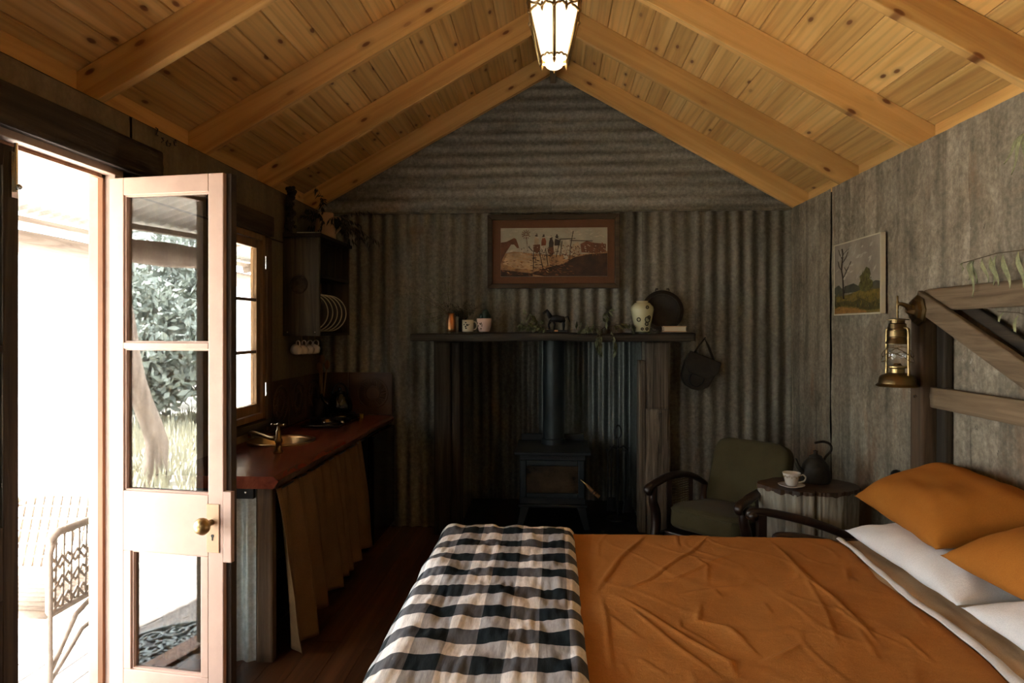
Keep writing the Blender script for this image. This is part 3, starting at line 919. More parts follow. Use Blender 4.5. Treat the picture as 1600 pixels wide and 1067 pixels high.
pts = [(-3.55 + 0.03 * noise.noise(Vector((y * 0.7, 1, 2))), -3 + 0 + y, 2.06 + 0.03 * noise.noise(Vector((y * 0.6, 5, 2)))) for y in [q * 0.25 for q in range(49)]]
mb.tube(pts, [0.085 + 0.014 * noise.noise(Vector((q * 0.5, 3, 3))) for q in range(49)], 14)
tag(mb.build('verandah_beam', 'log', smooth=True), 'long grey log beam under the verandah eave', 'beam')
pts = [(-3.55 + 0.05 * noise.noise(Vector((q * 0.5, 9, 2))), 5.2 + 0.05 * noise.noise(Vector((q * 0.5, 4, 2))), -0.4 + 2.4 * q / 14) for q in range(15)]
o = MB().tube(pts, [0.12 + 0.02 * noise.noise(Vector((q * 0.8, 0, 3))) for q in range(15)], 14).build('verandah_post', 'trunk', smooth=True)
tag(o, 'crooked log verandah post half hidden by the door jamb', 'post')
gr = MB()
gr.grid(60, 60, lambda i, j: (-60 + 120 * i, -60 + 120 * j, -0.42 - 0.02 * max(0, min(40, math.hypot(-60 + 120 * i, -60 + 120 * j) - 5)) + 0.12 * noise.noise(Vector((i * 30, j * 30, 0)))))
tag(gr.build('ground', 'ground', smooth=True), 'pale dry ground around the hut', 'ground', kind='structure')

# ================================================================== OUTSIDE THINGS
def ground_z(x, y):
    return -0.42 - 0.02 * max(0, min(40, math.hypot(x, y) - 5))
def leaf_card(mb, c, d, L, W_, nrm):
    d = d.normalized()
    s = d.cross(nrm)
    if s.length < 1e-4: s = d.orthogonal()
    s.normalize()
    c = V3(c)
    mb.add([c, c + d * L * 0.45 + s * W_ / 2, c + d * L, c + d * L * 0.45 - s * W_ / 2], [(0, 1, 2, 3)])
def rv(rng):
    while True:
        v = Vector((rng.uniform(-1, 1), rng.uniform(-1, 1), rng.uniform(-1, 1)))
        if 0.05 < v.length < 1: return v
def shrub(name, label, cat, x, y, h, wd, nl, mat, seed, group, lean=0.0, trunk_r=0.05, clear=0.15):
    rng = random.Random(seed)
    z0 = ground_z(x, y) - 0.1
    t = thing(name, label, cat, (x, y, z0), group)
    mb = MB()
    pts = [(x + lean * q / 8 + 0.08 * noise.noise(Vector((q * 0.6, seed, 1))), y + 0.08 * noise.noise(Vector((q * 0.6, seed, 5))), z0 + h * 0.75 * q / 8) for q in range(9)]
    mb.tube(pts, [trunk_r * (1 - 0.08 * q) for q in range(9)], 8)
    for b in range(6):
        q = rng.randint(3, 7)
        e = V3(pts[q]) + Vector((rng.uniform(-1, 1) * wd * 0.4, rng.uniform(-1, 1) * wd * 0.4, h * 0.2))
        mb.tube([pts[q], (V3(pts[q]) + e) / 2 + Vector((0, 0, 0.1)), e], [trunk_r * 0.5, trunk_r * 0.4, trunk_r * 0.15], 6)
    mb.build('trunk', 'trunk', t, smooth=True)
    lf = MB()
    cl_ = []
    for k in range(16):
        v = rv(rng)
        cl_.append((Vector((x + lean * 0.8 + v.x * wd * 0.42, y + v.y * wd * 0.42, z0 + h * (clear + (1 - clear) * (0.5 + 0.42 * v.z)))), wd * rng.uniform(0.16, 0.3)))
    for k in range(nl):
        c, r = cl_[k % 16]
        v = rv(rng).normalized() * rng.uniform(0.5, 1.0)
        leaf_card(lf, c + v * r, rv(rng) + Vector((0, 0, 0.2)), rng.uniform(0.14, 0.30), rng.uniform(0.07, 0.13), rv(rng))
    lf.build('foliage', mat, t)
BG = 'bushes beyond the verandah seen in the door glass'
for k, (x, y, h, wd, mat, lab, seed) in enumerate((
        (-13.2, -8.0, 4.8, 3.4, 'bush1', 'tall grey green gum tree mirrored in the upper pane', 3),
        (-13.6, -11.8, 5.2, 3.2, 'bush1', 'broad dark gum tree mirrored high in the glass', 4),
        (-18.5, -14.2, 6.5, 4.4, 'bush1', 'far tall tree behind the mirrored bushes', 5),
        (-9.8, -7.3, 2.6, 2.4, 'bush2', 'pale green rounded wattle bush behind the leaning trunk', 6),
        (-11.0, -5.8, 3.2, 2.6, 'bush1', 'grey bush left of the pale wattle', 8),
        (-17.0, -8.9, 6.0, 4.4, 'bush1', 'feathery tall gum at the left of the mirrored trees', 9), (-9.0, -9.6, 3.0, 2.8, 'bush2', 'pale bush at the right of the mirrored garden', 12), (-12.5, -15.6, 5.0, 3.4, 'bush1', 'grey gum at the far right of the mirrored trees', 14))):
    shrub('garden_bush' if h < 4 else 'gum_tree', lab, 'bush' if h < 4 else 'tree', x, y, h, wd, 4200, mat, seed, BG)
# leaning trunk
pts = [(-6.5, -1.87, ground_z(-6.5, -1.87) - 0.1), (-6.5, -1.86, -0.2), (-6.5, -1.89, 0.05), (-6.5, -1.81, 0.28), (-6.5, -1.68, 0.57), (-6.5, -1.58, 0.85), (-6.5, -1.51, 1.13), (-6.46, -1.40, 1.6), (-6.4, -1.2, 2.2), (-6.3, -0.9, 3.0), (-6.3, -0.7, 3.8)]
mb = MB().tube(pts, [0.17, 0.145, 0.135, 0.125, 0.12, 0.115, 0.11, 0.105, 0.1, 0.09, 0.08], 14)
tag(mb.build('leaning_trunk', 'trunk', smooth=True), 'leaning bare grey tree trunk mirrored in the door pane', 'tree')
rng = random.Random(5)
mb = MB()
for k in range(9000):
    x, y = rng.uniform(-12, -5.0), rng.uniform(-9.0, 0.5)
    z = ground_z(x, y) - 0.02
    c = Vector((x, y, z))
    leaf_card(mb, c, Vector((rng.uniform(-.4, .4), rng.uniform(-.4, .4), 1)), rng.uniform(0.15, 0.42), 0.03, Vector((rng.uniform(-1, 1), rng.uniform(-1, 1), 0)))
tag(mb.build('dry_grass', 'grass'), 'long dry grass on the pale ground outside', 'grass', kind='stuff')

# cast iron door mat: half round of scrolls
t = thing('door_mat', 'half round cast iron scroll door mat on the deck', 'door mat', (XL - 0.1, 2.20, -0.06))
R_, mx, my, mz = 0.39, XL - 0.10, 2.20, -0.048
MB().prism([(mx - R_ * sin(pi * k / 24), my + R_ * cos(pi * k / 24)) for k in range(25)], -0.0595, -0.053).build('rubber_backing', 'black', t)
arc = [(mx - R_ * sin(a), my + R_ * cos(a), mz) for a in [pi * k / 30 for k in range(31)]]
MB().tube(arc, 0.010, 6).bar((mx - 0.012, my - R_, mz), (mx - 0.012, my + R_, mz), 0.02, 0.016).build('rim', 'matiron', t, smooth=True)
def spiral(cx, cy, r0, a0, turns, sg, r1=0.01):
    return [(cx + (r0 + (r1 - r0) * k / 22) * cos(a0 + sg * turns * 2 * pi * k / 22), cy + (r0 + (r1 - r0) * k / 22) * sin(a0 + sg * turns * 2 * pi * k / 22), mz) for k in range(23)]
for k in range(9):
    a = pi * (k + 0.5) / 9
    for rr, sz in ((0.31, 0.062), (0.185, 0.055)):
        cx, cy = mx - rr * sin(a), my + rr * cos(a)
        MB().tube(spiral(cx, cy, sz, a, 1.4, 1 if k % 2 else -1), 0.0085, 5).build('scroll', 'matiron', t, smooth=True)
for k in range(11):
    a = pi * (k + 0.5) / 11
    MB().tube([(mx - r * sin(a + 0.25 * sin(r * 18)), my + r * cos(a + 0.25 * sin(r * 18)), mz - 0.003) for r in [0.03 + 0.037 * q for q in range(11)]], 0.007, 5).build('spoke', 'matiron', t, smooth=True)

# wicker chair
t = thing('wicker_chair', 'bleached wicker armchair on the verandah outside the door', 'chair', (-2.40, 3.0, -0.06))
def wk(pts, r=0.013, name='cane_pole'):
    MB().tube(pts, r, 8).build(name, 'bleach', t, smooth=True)
zb, za, zs = -0.06, 0.63, 0.30
for sx in (-2.10, -2.72):
    yf, yk = 2.73, 3.26
    wk([(sx, yf, zb), (sx, yf, 0.2), (sx, yf + 0.0, 0.55), (sx, yf + 0.03, za)], 0.014, 'leg')
    wk([(sx, yk + 0.04, zb), (sx, yk, zs), (sx, yk + 0.05, za)], 0.014, 'leg')
    wk([(sx, yf - 0.005, za - 0.02), (sx, yf + 0.05, za + 0.005), (sx, (yf + yk) / 2, za), (sx, yk + 0.05, za)], 0.018, 'arm_rail')
    wk([(sx, yf, 0.06), (sx, yf + 0.16, 0.24), (sx, yf + 0.30, 0.285)], 0.012, 'brace')
    wk([(sx, yf, 0.02), (sx, yf + 0.2, 0.16), (sx, yf + 0.4, 0.18), (sx, yk + 0.02, 0.18)], 0.010, 'brace')
    wk([(sx, yf, zs), (sx, yk, zs)], 0.014, 'side_rail')
    mb = MB()
    for q in range(11):
        y = yf + 0.03 + 0.047 * q
        mb.tube([(sx, y, zs), (sx, y + 0.012, za)], 0.0055, 5)
    mb.build('spindle_row', 'bleach', t, smooth=True)
    for zc in (0.335, 0.42, 0.505):
        for dz, ph in ((0.0, 0), (0.0, pi)):
            pts = [(sx + 0.004 * (1 if ph else -1), yf + 0.02 + 0.0235 * q, zc + 0.026 * cos(q * pi / 2 + ph) * (1 if q % 2 == 0 else 0)) for q in range(23)]
            MB().tube(pts, 0.007, 5).build('woven_band', 'bleach', t, smooth=True)
wk([(-2.10, 2.73, zs), (-2.25, 2.70, zs + 0.015), (-2.57, 2.70, zs + 0.015), (-2.72, 2.73, zs)], 0.016, 'front_rail')
wk([(-2.10, 3.26, zs), (-2.72, 3.26, zs)], 0.014, 'back_rail')
wk([(-2.10, 3.31, za), (-2.2, 3.36, za + 0.02), (-2.62, 3.36, za + 0.02), (-2.72, 3.31, za)], 0.017, 'top_rail')
mb = MB()
for q in range(13):
    x = -2.13 - 0.047 * q
    mb.tube([(x, 3.26, zs), (x, 3.30, 0.45), (x, 3.35, za + 0.01)], 0.006, 5)
for q in range(5):
    mb.tube([(-2.10, 3.265 + 0.012 * q, zs + 0.06 * (q + 1)), (-2.72, 3.265 + 0.012 * q, zs + 0.06 * (q + 1))], 0.006, 5)
mb.build('back_weave', 'bleach', t, smooth=True)
mb = MB()
for q in range(22):
    y = 2.74 + 0.024 * q
    mb.tube([(-2.10, y, zs + 0.006 * (q % 2)), (-2.72, y, zs + 0.006 * (q % 2))], 0.010, 5)
mb.build('seat_weave', 'bleach', t, smooth=True)

# ================================================================== KITCHEN
KF = -1.20
# worktop: live edge slab
def edge_x(y):
    return KF + 0.018 * noise.noise(Vector((y * 2.1, 3, 1))) + 0.006 * noise.noise(Vector((y * 9, 3, 1)))
ys = [2.945 + (5.095 - 2.945) * k / 60 for k in range(61)]
HC, HRX, HRY = (-1.575, 3.885), 0.175, 0.175
top = MB()
zt, zb_ = 0.845, 0.79
prof = lambda y: [(XL + 0.006, zt), (edge_x(y) - 0.035, zt), (edge_x(y) - 0.028, zt - 0.002), (edge_x(y) - 0.006 + 0.008 * noise.noise(Vector((y * 14, 1, 1))), zt - 0.022), (edge_x(y) - 0.03, zb_), (XL + 0.006, zb_)]
def slab_part(cols, closed=True):
    vs, fs = [], []
    m_ = len(prof(3))
    for y in cols:
        for x, z in prof(y): vs.append((x, y, z))
    for k in range(len(cols) - 1):
        for a in range(m_):
            b = (a + 1) % m_
            fs.append((k * m_ + a, k * m_ + b, (k + 1) * m_ + b, (k + 1) * m_ + a))
    fs.append(tuple(range(m_)))
    fs.append(tuple((len(cols) - 1) * m_ + a for a in range(m_)))
    return vs, fs
ko = slab_part(ys)
worktop = MB().add(*ko).build('worktop', 'redslab', smooth='auto', origin=(-1.5, 4.0, 0.79))
cut = MB().lathe([(0.172, -0.3), (0.172, 0.3)], 40, (HC[0], HC[1], 0.85)).build('sink_cut', 'black', origin=(-1.5, 4, 0.79))
bo = worktop.modifiers.new('cut', 'BOOLEAN')
bo.object = cut
bo.operation = 'DIFFERENCE'
dg = bpy.context.evaluated_depsgraph_get()
nme = bpy.data.meshes.new_from_object(worktop.evaluated_get(dg))
worktop.modifiers.clear()
worktop.data = nme
bpy.data.objects.remove(cut)
tag(worktop, 'glossy red timber slab worktop with live front edge', 'worktop')
MB().grid(60, 3, lambda i, j: (edge_x(2.945 + 2.15 * i) - 0.004 + (0.004 - 0.02 * j) * (1 if j > .3 else 0) + 0.006 * noise.noise(Vector((i * 60, j * 3, 2))), 2.946 + 2.148 * i, zt - 0.016 - 0.036 * j)).build('bark_edge', 'bark', worktop, smooth=True)
# round sink
t = thing('round_sink', 'round brass sink bowl set into the red worktop', 'sink', (HC[0], HC[1], 0.72))
MB().lathe([(0.19, 0.135), (0.19, 0.14), (0.175, 0.141), (0.165, 0.128), (0.158, 0.03), (0.13, 0.004), (0.03, 0.0)], 40, (HC[0], HC[1], 0.712), cap=False).build('bowl', 'sinkm', t, smooth=True)
MB().lathe([(0.03, 0.002), (0.028, 0.006), (0.0, 0.006)], 20, (HC[0], HC[1], 0.712)).build('drain', 'black', t, smooth=True)
# tap
t = thing('kitchen_tap', 'old brass lever tap standing in front of the sink', 'tap', (-1.445, 3.52, 0.845))
MB().lathe([(0.026, 0), (0.026, 0.006), (0.016, 0.012), (0.015, 0.05), (0.019, 0.055), (0.019, 0.07), (0.014, 0.075), (0.013, 0.115), (0.008, 0.12), (0.007, 0.145)], 18, (-1.445, 3.52, 0.845)).build('column', 'brassd', t, smooth=True)
MB().tube([(-1.475, 3.52, 0.99), (-1.415, 3.52, 0.99)], 0.006, 8).ball((-1.478, 3.52, 0.99), 0.009).ball((-1.412, 3.52, 0.99), 0.009).ball((-1.445, 3.52, 0.992), 0.01).build('cross_handle', 'brassd', t, smooth=True)
MB().tube([(-1.46, 3.525, 0.915), (-1.53, 3.57, 0.918), (-1.60, 3.64, 0.92), (-1.68, 3.72, 0.918), (-1.70, 3.745, 0.905), (-1.705, 3.75, 0.885)], 0.011, 10, sm=3).build('spout', 'brassd', t, smooth=True)
# cooktop
t = thing('gas_cooktop', 'two burner gas cooktop with black trivets', 'cooktop', (-1.53, 4.68, 0.845))
B(-1.66, -1.40, 4.40, 4.97, 0.845, 0.862).build('base_tray', 'enamel', t, bevel=0.005)
for y in (4.54, 4.83):
    bn = MB().lathe([(0.045, 0), (0.045, 0.012), (0.03, 0.016), (0.03, 0.024), (0.0, 0.026)], 20, (-1.53, y, 0.862)).build('burner', 'chrome' if y < 4.6 else 'brass', t, smooth=True)
    tv = MB()
    for a in range(4):
        tv.bar((-1.53 + 0.11 * cos(a * pi / 2), y + 0.11 * sin(a * pi / 2), 0.895), (-1.53 + 0.03 * cos(a * pi / 2), y + 0.03 * sin(a * pi / 2), 0.895), 0.007, 0.012)
        tv.bar((-1.53 + 0.11 * cos(a * pi / 2), y + 0.11 * sin(a * pi / 2), 0.862), (-1.53 + 0.11 * cos(a * pi / 2), y + 0.11 * sin(a * pi / 2), 0.90), 0.007, 0.007)
    tv.tube([(-1.53 + 0.11 * cos(a * pi / 12), y + 0.11 * sin(a * pi / 12), 0.868) for a in range(24)], 0.004, 6, True)
    tv.build('trivet', 'black', t)
for y in (4.50, 4.66, 4.86):
    MB().lathe([(0.018, 0), (0.016, 0.02), (0.0, 0.021)], 16, (-1.412, y, 0.862)).build('knob', 'chrome' if y < 4.6 else 'black', t, smooth=True)
tag(B(-1.425, -1.385, 4.885, 4.925, 0.8455, 0.875).build('lighter_box', 'yellow', bevel=0.003), 'small yellow matchbox beside the cooktop', 'box')
# black kettle on the rear burner
def kettle(name, label, x, y, z, r, h, mat, rot, handle_up=True):
    t = thing(name, label, 'kettle', (x, y, z))
    MB().lathe([(r * 0.92, 0), (r, h * 0.08), (r, h * 0.35), (r * 0.85, h * 0.7), (r * 0.5, h * 0.95), (r * 0.42, h)], 28, (x, y, z)).build('body', mat, t, smooth=True)
    MB().lathe([(r * 0.44, h), (r * 0.4, h * 1.06), (r * 0.15, h * 1.12), (r * 0.12, h * 1.2), (r * 0.16, h * 1.26), (0.0, h * 1.3)], 20, (x, y, z)).build('lid', mat, t, smooth=True)
    m = T((x, y, z), rot)
    MB().tube([(-r * 0.8, 0, h * 0.35), (-r * 1.25, 0, h * 0.6), (-r * 1.5, 0, h * 0.95)], [r * 0.2, r * 0.15, r * 0.1], 10, sm=4).xf(m).build('spout', mat, t, smooth=True)
    if handle_up:
        MB().tube([(-r * 0.62 * cos(a) if True else 0, 0, h * 0.85 + r * 1.0 * sin(a)) for a in [pi * k / 14 for k in range(15)]], r * 0.07, 8).xf(m).build('handle', mat, t, smooth=True)
    else:
        MB().tube([(r * 0.55, 0, h * 0.75), (r * 0.75, 0, h * 1.0), (r * 1.15, 0, h * 1.25), (r * 1.1, 0, h * 1.5), (r * 0.6, 0, h * 1.62), (-0.05 * r, 0, h * 1.58)], r * 0.085, 8, sm=5).xf(m).build('handle', mat, t, smooth=True)
    return t
kettle('kettle', 'round black enamel kettle on the rear burner', -1.53, 4.83, 0.902, 0.088, 0.135, 'enamel', radians(20))
# utensil crock with wooden spoons
t = thing('utensil_crock', 'dark crock in the kitchen corner behind the cooktop', 'crock', (-1.70, 4.88, 0.845))
MB().lathe([(0.045, 0), (0.052, 0.01), (0.052, 0.14), (0.047, 0.14), (0.046, 0.02), (0.0, 0.02)], 20, (-1.70, 4.93, 0.845)).build('crock', 'leather', t, smooth=True)
for k, (dx, dy, h_) in enumerate(((0.02, -0.05, 0.40), (0.045, -0.02, 0.36), (-0.02, 0.02, 0.34))):
    o = MB().tube([(-1.70, 4.93, 0.88), (-1.70 + dx, 4.93 + dy, 0.845 + h_)], 0.006, 6).ball((-1.70 + dx * 1.1, 4.93 + dy * 1.1, 0.845 + h_ + 0.03), 0.022, 10, (1, 0.4, 1.6)).build('wooden_spoon', 'sash', None, smooth=True)
    tag(o, ('tallest wooden spoon standing in the dark crock', 'wooden spoon leaning right in the dark crock', 'short wooden spoon at the back of the dark crock')[k], 'spoon', 'spoons in the crock')
# pressed tin splashback
def tin_tile(name, label, place, w_, h):
    t = thing(name, label, 'splashback', place(w_ / 2, 0, 0), 'pressed tin splashback')
    def bx(a, b, c, d, e, f, nm_, mat='tin'):
        mb = MB()
        vs = [place(x, z, y) for x in (a, b) for y in (e, f) for z in (c, d)]
        mb.add(vs, [(0, 1, 3, 2), (4, 6, 7, 5), (0, 4, 5, 1), (2, 3, 7, 6), (0, 2, 6, 4), (1, 5, 7, 3)])
        return mb.build(nm_, mat, t)
    bx(0, w_, 0, h, 0, 0.006, 'tin_plate')
    mb = MB()
    for a, b, c, d in ((0.004, w_ - 0.004, 0.0, 0.008), (0.004, w_ - 0.004, h - 0.008, h), (0.004, 0.012, 0.0, h), (w_ - 0.012, w_ - 0.004, 0.0, h)):
        mb.add([place(x, z, y) for x in (a, b) for y in (0.006, 0.010) for z in (c, d)], [(0, 1, 3, 2), (4, 6, 7, 5), (0, 4, 5, 1), (2, 3, 7, 6), (0, 2, 6, 4), (1, 5, 7, 3)])
    mb.build('border', 'tin', t)
    if w_ > 0.25:
        cx, cz = w_ * 0.55, h / 2
        for r in (0.115, 0.05):
            MB().tube([place(cx + r * cos(a * pi / 18), cz + r * sin(a * pi / 18), 0.007) for a in range(36)], 0.005, 6, True).build('ring', 'tin', t, smooth=True)
        mb = MB()
        for a in range(32):
            an = a * pi / 16
            mb.tube([place(cx + 0.06 * cos(an), cz + 0.06 * sin(an), 0.006), place(cx + 0.10 * cos(an + 0.16), cz + 0.10 * sin(an + 0.16), 0.007)], 0.0045, 5)
        mb.build('sunburst', 'tin', t, smooth=True)
tin_tile('tin_panel', 'pressed tin sunburst panel on the back wall behind the kettle', lambda x, z, d: (-1.545 + x, YB - 0.012 - d, 0.852 + z), 0.335, 0.315)
tin_tile('tin_panel', 'narrow pressed tin strip in the kitchen corner', lambda x, z, d: (-1.775 + x, YB - 0.012 - d, 0.852 + z), 0.225, 0.315)
for k, lab in enumerate(('pressed tin panel on left wall nearest the window', 'pressed tin panel on left wall in the middle', 'pressed tin panel on left wall nearest the corner')):
    tin_tile('tin_panel', lab, lambda x, z, d, k=k: (XL + 0.014 + d, 4.155 + 0.31 * k + x, 0.852 + z), 0.305, 0.315)

# under the worktop: end panel, curtain, fridge
t = thing('counter_base', 'corrugated bright iron end panel under the worktop', 'counter base', (-1.55, 3.0, 0))
mb = MB().grid(52, 6, lambda i, j: (-1.775 + 0.437 * i, 3.0 + 0.009 * cos(2 * pi * i * 0.437 / 0.062), 0.79 * j))
mb.build('corrugated_panel', 'iron_new', t, smooth=True)
MB().rough((-1.295, 3.02, 0), (-1.295, 3.02, 0.785), 0.075, 0.05, 0.003, 12, 14, up=(0, 1, 0)).build('post', 'gate_z', t, smooth=True)
B(-1.775, -1.34, 2.985, 3.01, 0.735, 0.788).build('bearer', 'black', t, bevel=0.002)
MB().ball((-1.375, 2.984, 0.765), 0.007).build('bolt', 'chrome', t)
MB().tube([(-1.235, 3.0, 0.772), (-1.235, 4.42, 0.772)], 0.005, 6).build('curtain_wire', 'black', t)
def curtain(name, label, y0, y1, seed, flare, hem):
    mb = MB()
    def fn(i, j):
        y = y0 + (y1 - y0) * i
        fl = (1 - j) ** 0.8
        ph = y * 2 * pi / 0.21 + 2.6 * noise.noise(Vector((y * 2.6, seed, 0)))
        x = -1.242 + flare * fl * 0.8 + (0.012 + 0.030 * fl) * sin(ph) + 0.010 * sin(ph * 2.7 + seed) * (1 - 0.6 * fl) + 0.012 * fl * noise.noise(Vector((y * 9, j * 3, seed)))
        z = hem + (0.782 - hem) * j + (0.018 * noise.noise(Vector((y * 4, seed, 4))) * (1 - j))
        return (x, y + 0.012 * sin(ph * 0.5 + 1) * fl, z)
    mb.grid(150, 30, fn)
    o = mb.build(name, 'burlap', smooth=True, solid=0.003)
    tag(o, label, 'curtain', 'burlap curtains under the worktop')
curtain('burlap_curtain', 'nearest burlap curtain under the red worktop', 2.985, 3.33, 2, 0.10, 0.035)
curtain('burlap_curtain', 'middle burlap curtain under the red worktop', 3.315, 3.80, 4, 0.08, 0.10)
curtain('burlap_curtain', 'farthest burlap curtain under the red worktop', 3.785, 4.36, 7, 0.075, 0.12)
t = thing('bar_fridge', 'black bar fridge at the far end under the worktop', 'fridge', (-1.45, 4.75, 0))
B(-1.75, -1.225, 4.46, 5.06, 0.02, 0.785).build('cabinet', 'enamel', t, bevel=0.006)
B(-1.222, -1.185, 4.465, 5.055, 0.06, 0.78).build('door', 'enamel', t, bevel=0.006)
for a in (4.5, 5.0):
    B(-1.30, -1.25, a, a + 0.03, 0.0, 0.02).build('foot', 'black', t)

# wall cupboard with plate rack
t = thing('wall_cupboard', 'rustic dark timber wall cupboard with plate rack', 'cupboard', (-1.65, 4.72, 1.45))
y0, y1, xf_ = 4.40, 5.06, -1.53
MB().rough((XL + 0.125, y0 + 0.012, 1.45), (XL + 0.125, y0 + 0.012, 2.10), 0.25, 0.024, 0.002, 15, 14, up=(0, 1, 0)).build('side_panel', 'darkwood_z', t, smooth=True)
B(XL + 0.01, xf_, y1 - 0.02, y1, 1.45, 2.10).build('side_panel', 'darkwood_z', t, bevel=0.002)
for q in range(5):
    B(XL + 0.008, XL + 0.018, y0 + 0.026 + q * 0.1225, y0 + 0.026 + (q + 1) * 0.1225 - 0.003, 1.46, 2.09).build('back_board', 'darkwood_z', t)
B(XL + 0.01, xf_ + 0.015, y0 - 0.02, y1 + 0.02, 2.10, 2.125).build('top_board', 'darkwood', t, bevel=0.003)
B(XL + 0.01, xf_, y0 + 0.024, y1 - 0.02, 1.45, 1.47).build('bottom_board', 'darkwood', t, bevel=0.002)
B(XL + 0.02, xf_ + 0.005, y0 + 0.024, y1 - 0.02, 1.835, 1.855).build('shelf', 'darkwood', t, bevel=0.002)
for q in range(9):
    MB().tube([(-1.72, 4.50 + q * 0.06, 1.47), (-1.72, 4.50 + q * 0.06, 1.835)], 0.005, 6).build('rack_dowel', 'sash', t, smooth=True)
for x, z in ((-1.745, 1.475), (-1.56, 1.475)):
    MB().ball((x, y0 - 0.002, z), 0.006).build('nail', 'chrome', t)
MB().lathe([(0.062, 0), (0.058, 0.005), (0.03, 0.006), (0.0, 0.004)], 24, (-1.67, y0 - 0.003, 1.79), (0, -1, 0)).build('knot_boss', 'darkwood', t, smooth=True)
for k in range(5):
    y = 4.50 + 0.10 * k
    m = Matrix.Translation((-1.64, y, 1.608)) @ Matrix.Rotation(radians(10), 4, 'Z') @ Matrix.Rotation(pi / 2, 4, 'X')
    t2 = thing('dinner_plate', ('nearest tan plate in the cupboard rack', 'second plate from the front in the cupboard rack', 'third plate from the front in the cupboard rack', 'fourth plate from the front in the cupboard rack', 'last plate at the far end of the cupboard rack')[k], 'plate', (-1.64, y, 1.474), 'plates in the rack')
    MB().lathe([(0.075, 0.0), (0.08, 0.004), (0.1, 0.010), (0.130, 0.018), (0.130, 0.021), (0.098, 0.015), (0.07, 0.008), (0.0, 0.008)], 36).xf(m).build('dish', 'leather', t2, smooth=True)  # dish colour darkened for the shade between plates
    MB().tube([m @ Vector((0.130 * cos(a * pi / 20), 0.130 * sin(a * pi / 20), 0.019)) for a in range(40)], 0.0042, 6, True).build('lit_rim', 'cream', t2, smooth=True)  # paler ring stands in for light catching the plate rims
def cup(name, label, mat, m, r=0.042, h=0.06, group=None):
    t = thing(name, label, 'cup', m.translation, group)
    MB().lathe([(r * 0.55, 0), (r * 0.6, 0.004), (r * 0.82, h * 0.35), (r, h), (r * 0.94, h), (r * 0.76, h * 0.36), (r * 0.5, 0.008), (0, 0.008)], 24).xf(m).build('bowl', mat, t, smooth=True)
    MB().tube([(r * 0.9, 0, h * 0.85), (r * 1.35, 0, h * 0.9), (r * 1.65, 0, h * 0.62), (r * 1.45, 0, h * 0.32), (r * 0.8, 0, h * 0.25)], 0.004, 8, sm=4).xf(m).build('handle', mat, t, smooth=True)
    return t
for k in range(4):
    y = 4.42 + 0.065 * k
    x = -1.655 + 0.02 * k
    MB().tube([(x, y, 1.45), (x, y, 1.425), (x + 0.008, y, 1.412), (x + 0.016, y, 1.42)], 0.0025, 5).build('cup_hook', 'brassd', t)
    m = Matrix.Translation((x - 0.012, y, 1.35)) @ Matrix.Rotation(radians(-30 + 10 * k), 4, 'Z') @ Matrix.Rotation(radians(-78), 4, 'Y') 
    cup('hanging_cup', ('nearest teacup hanging under the wall cupboard', 'second teacup hanging under the wall cupboard', 'third teacup hanging under the wall cupboard', 'farthest teacup hanging under the wall cupboard')[k], 'white', m, 0.038, 0.055, 'teacups on hooks')

# things on the cupboard
def sprig(mb_s, mb_l, p, d, L, rng, nleaf=12, ll=0.05, lw=0.014, droop=0.3, r=0.002):
    p, d = V3(p), V3(d).normalized()
    pts = [p]
    for k in range(8):
        d = (d + Vector((rng.uniform(-.15, .15), rng.uniform(-.15, .15), -droop / 8 + rng.uniform(-.08, .08)))).normalized()
        pts.append(pts[-1] + d * (L / 8))
    mb_s.tube(pts, [r * (1 - k * 0.09) for k in range(9)], 5)
    for k in range(nleaf):
        f = rng.uniform(0.2, 1.0) * 7.999
        i = int(f)
        q = pts[i].lerp(pts[i + 1], f - i)
        dd = (pts[i + 1] - pts[i]).normalized() * 0.5 + rv(rng) * 0.9 + Vector((0, 0, -droop))
        leaf_card(mb_l, q, dd, ll * rng.uniform(0.7, 1.2), lw * rng.uniform(0.7, 1.2), rv(rng))
rng = random.Random(11)
t = thing('jug_of_foliage', 'tan glazed jug on top of the wall cupboard', 'jug', (-1.60, 4.72, 2.125))
MB().lathe([(0.068, 0), (0.075, 0.006), (0.07, 0.09), (0.058, 0.16), (0.056, 0.185), (0.05, 0.185), (0.052, 0.16), (0.06, 0.02), (0, 0.02)], 28, (-1.60, 4.72, 2.125)).build('body', 'jug', t, smooth=True)
MB().tube([(-1.545, 4.72, 2.28), (-1.50, 4.73, 2.275), (-1.49, 4.73, 2.22), (-1.53, 4.72, 2.165)], 0.008, 8, sm=4).build('handle', 'jug', t, smooth=True)
s_, l_ = MB(), MB()
for k in range(30):
    a = rng.uniform(0, 2 * pi)
    sprig(s_, l_, (-1.60, 4.72, 2.24), (cos(a) * 0.9 + 0.4, sin(a) * 0.7, rng.uniform(0.15, 0.8)), rng.uniform(0.2, 0.42), rng, 22, 0.05, 0.013, 1.1)
tt = thing('foliage_bunch', 'dark trailing foliage spilling from the tan jug', 'plant', (-1.60, 4.72, 2.2))
for mb in (s_, l_):
    for v in mb.v:
        v.x = max(v.x, XL + 0.03)
        v.y = min(v.y, YB - 0.05)
        v.z = min(v.z, ceil_z(v.x) - 0.06)
        if v.z < 2.135 and v.x < -1.51: v.z = 2.135
s_.build('stems', 'stem', tt); o = l_.build('leaves', 'leafd', tt); o['kind'] = 'stuff'
tag(B(-1.70, -1.55, 4.44, 4.56, 2.1255, 2.14).build('folded_paper', 'cream', bevel=0.002), 'folded pale paper lying on the wall cupboard', 'paper')
mb = MB()
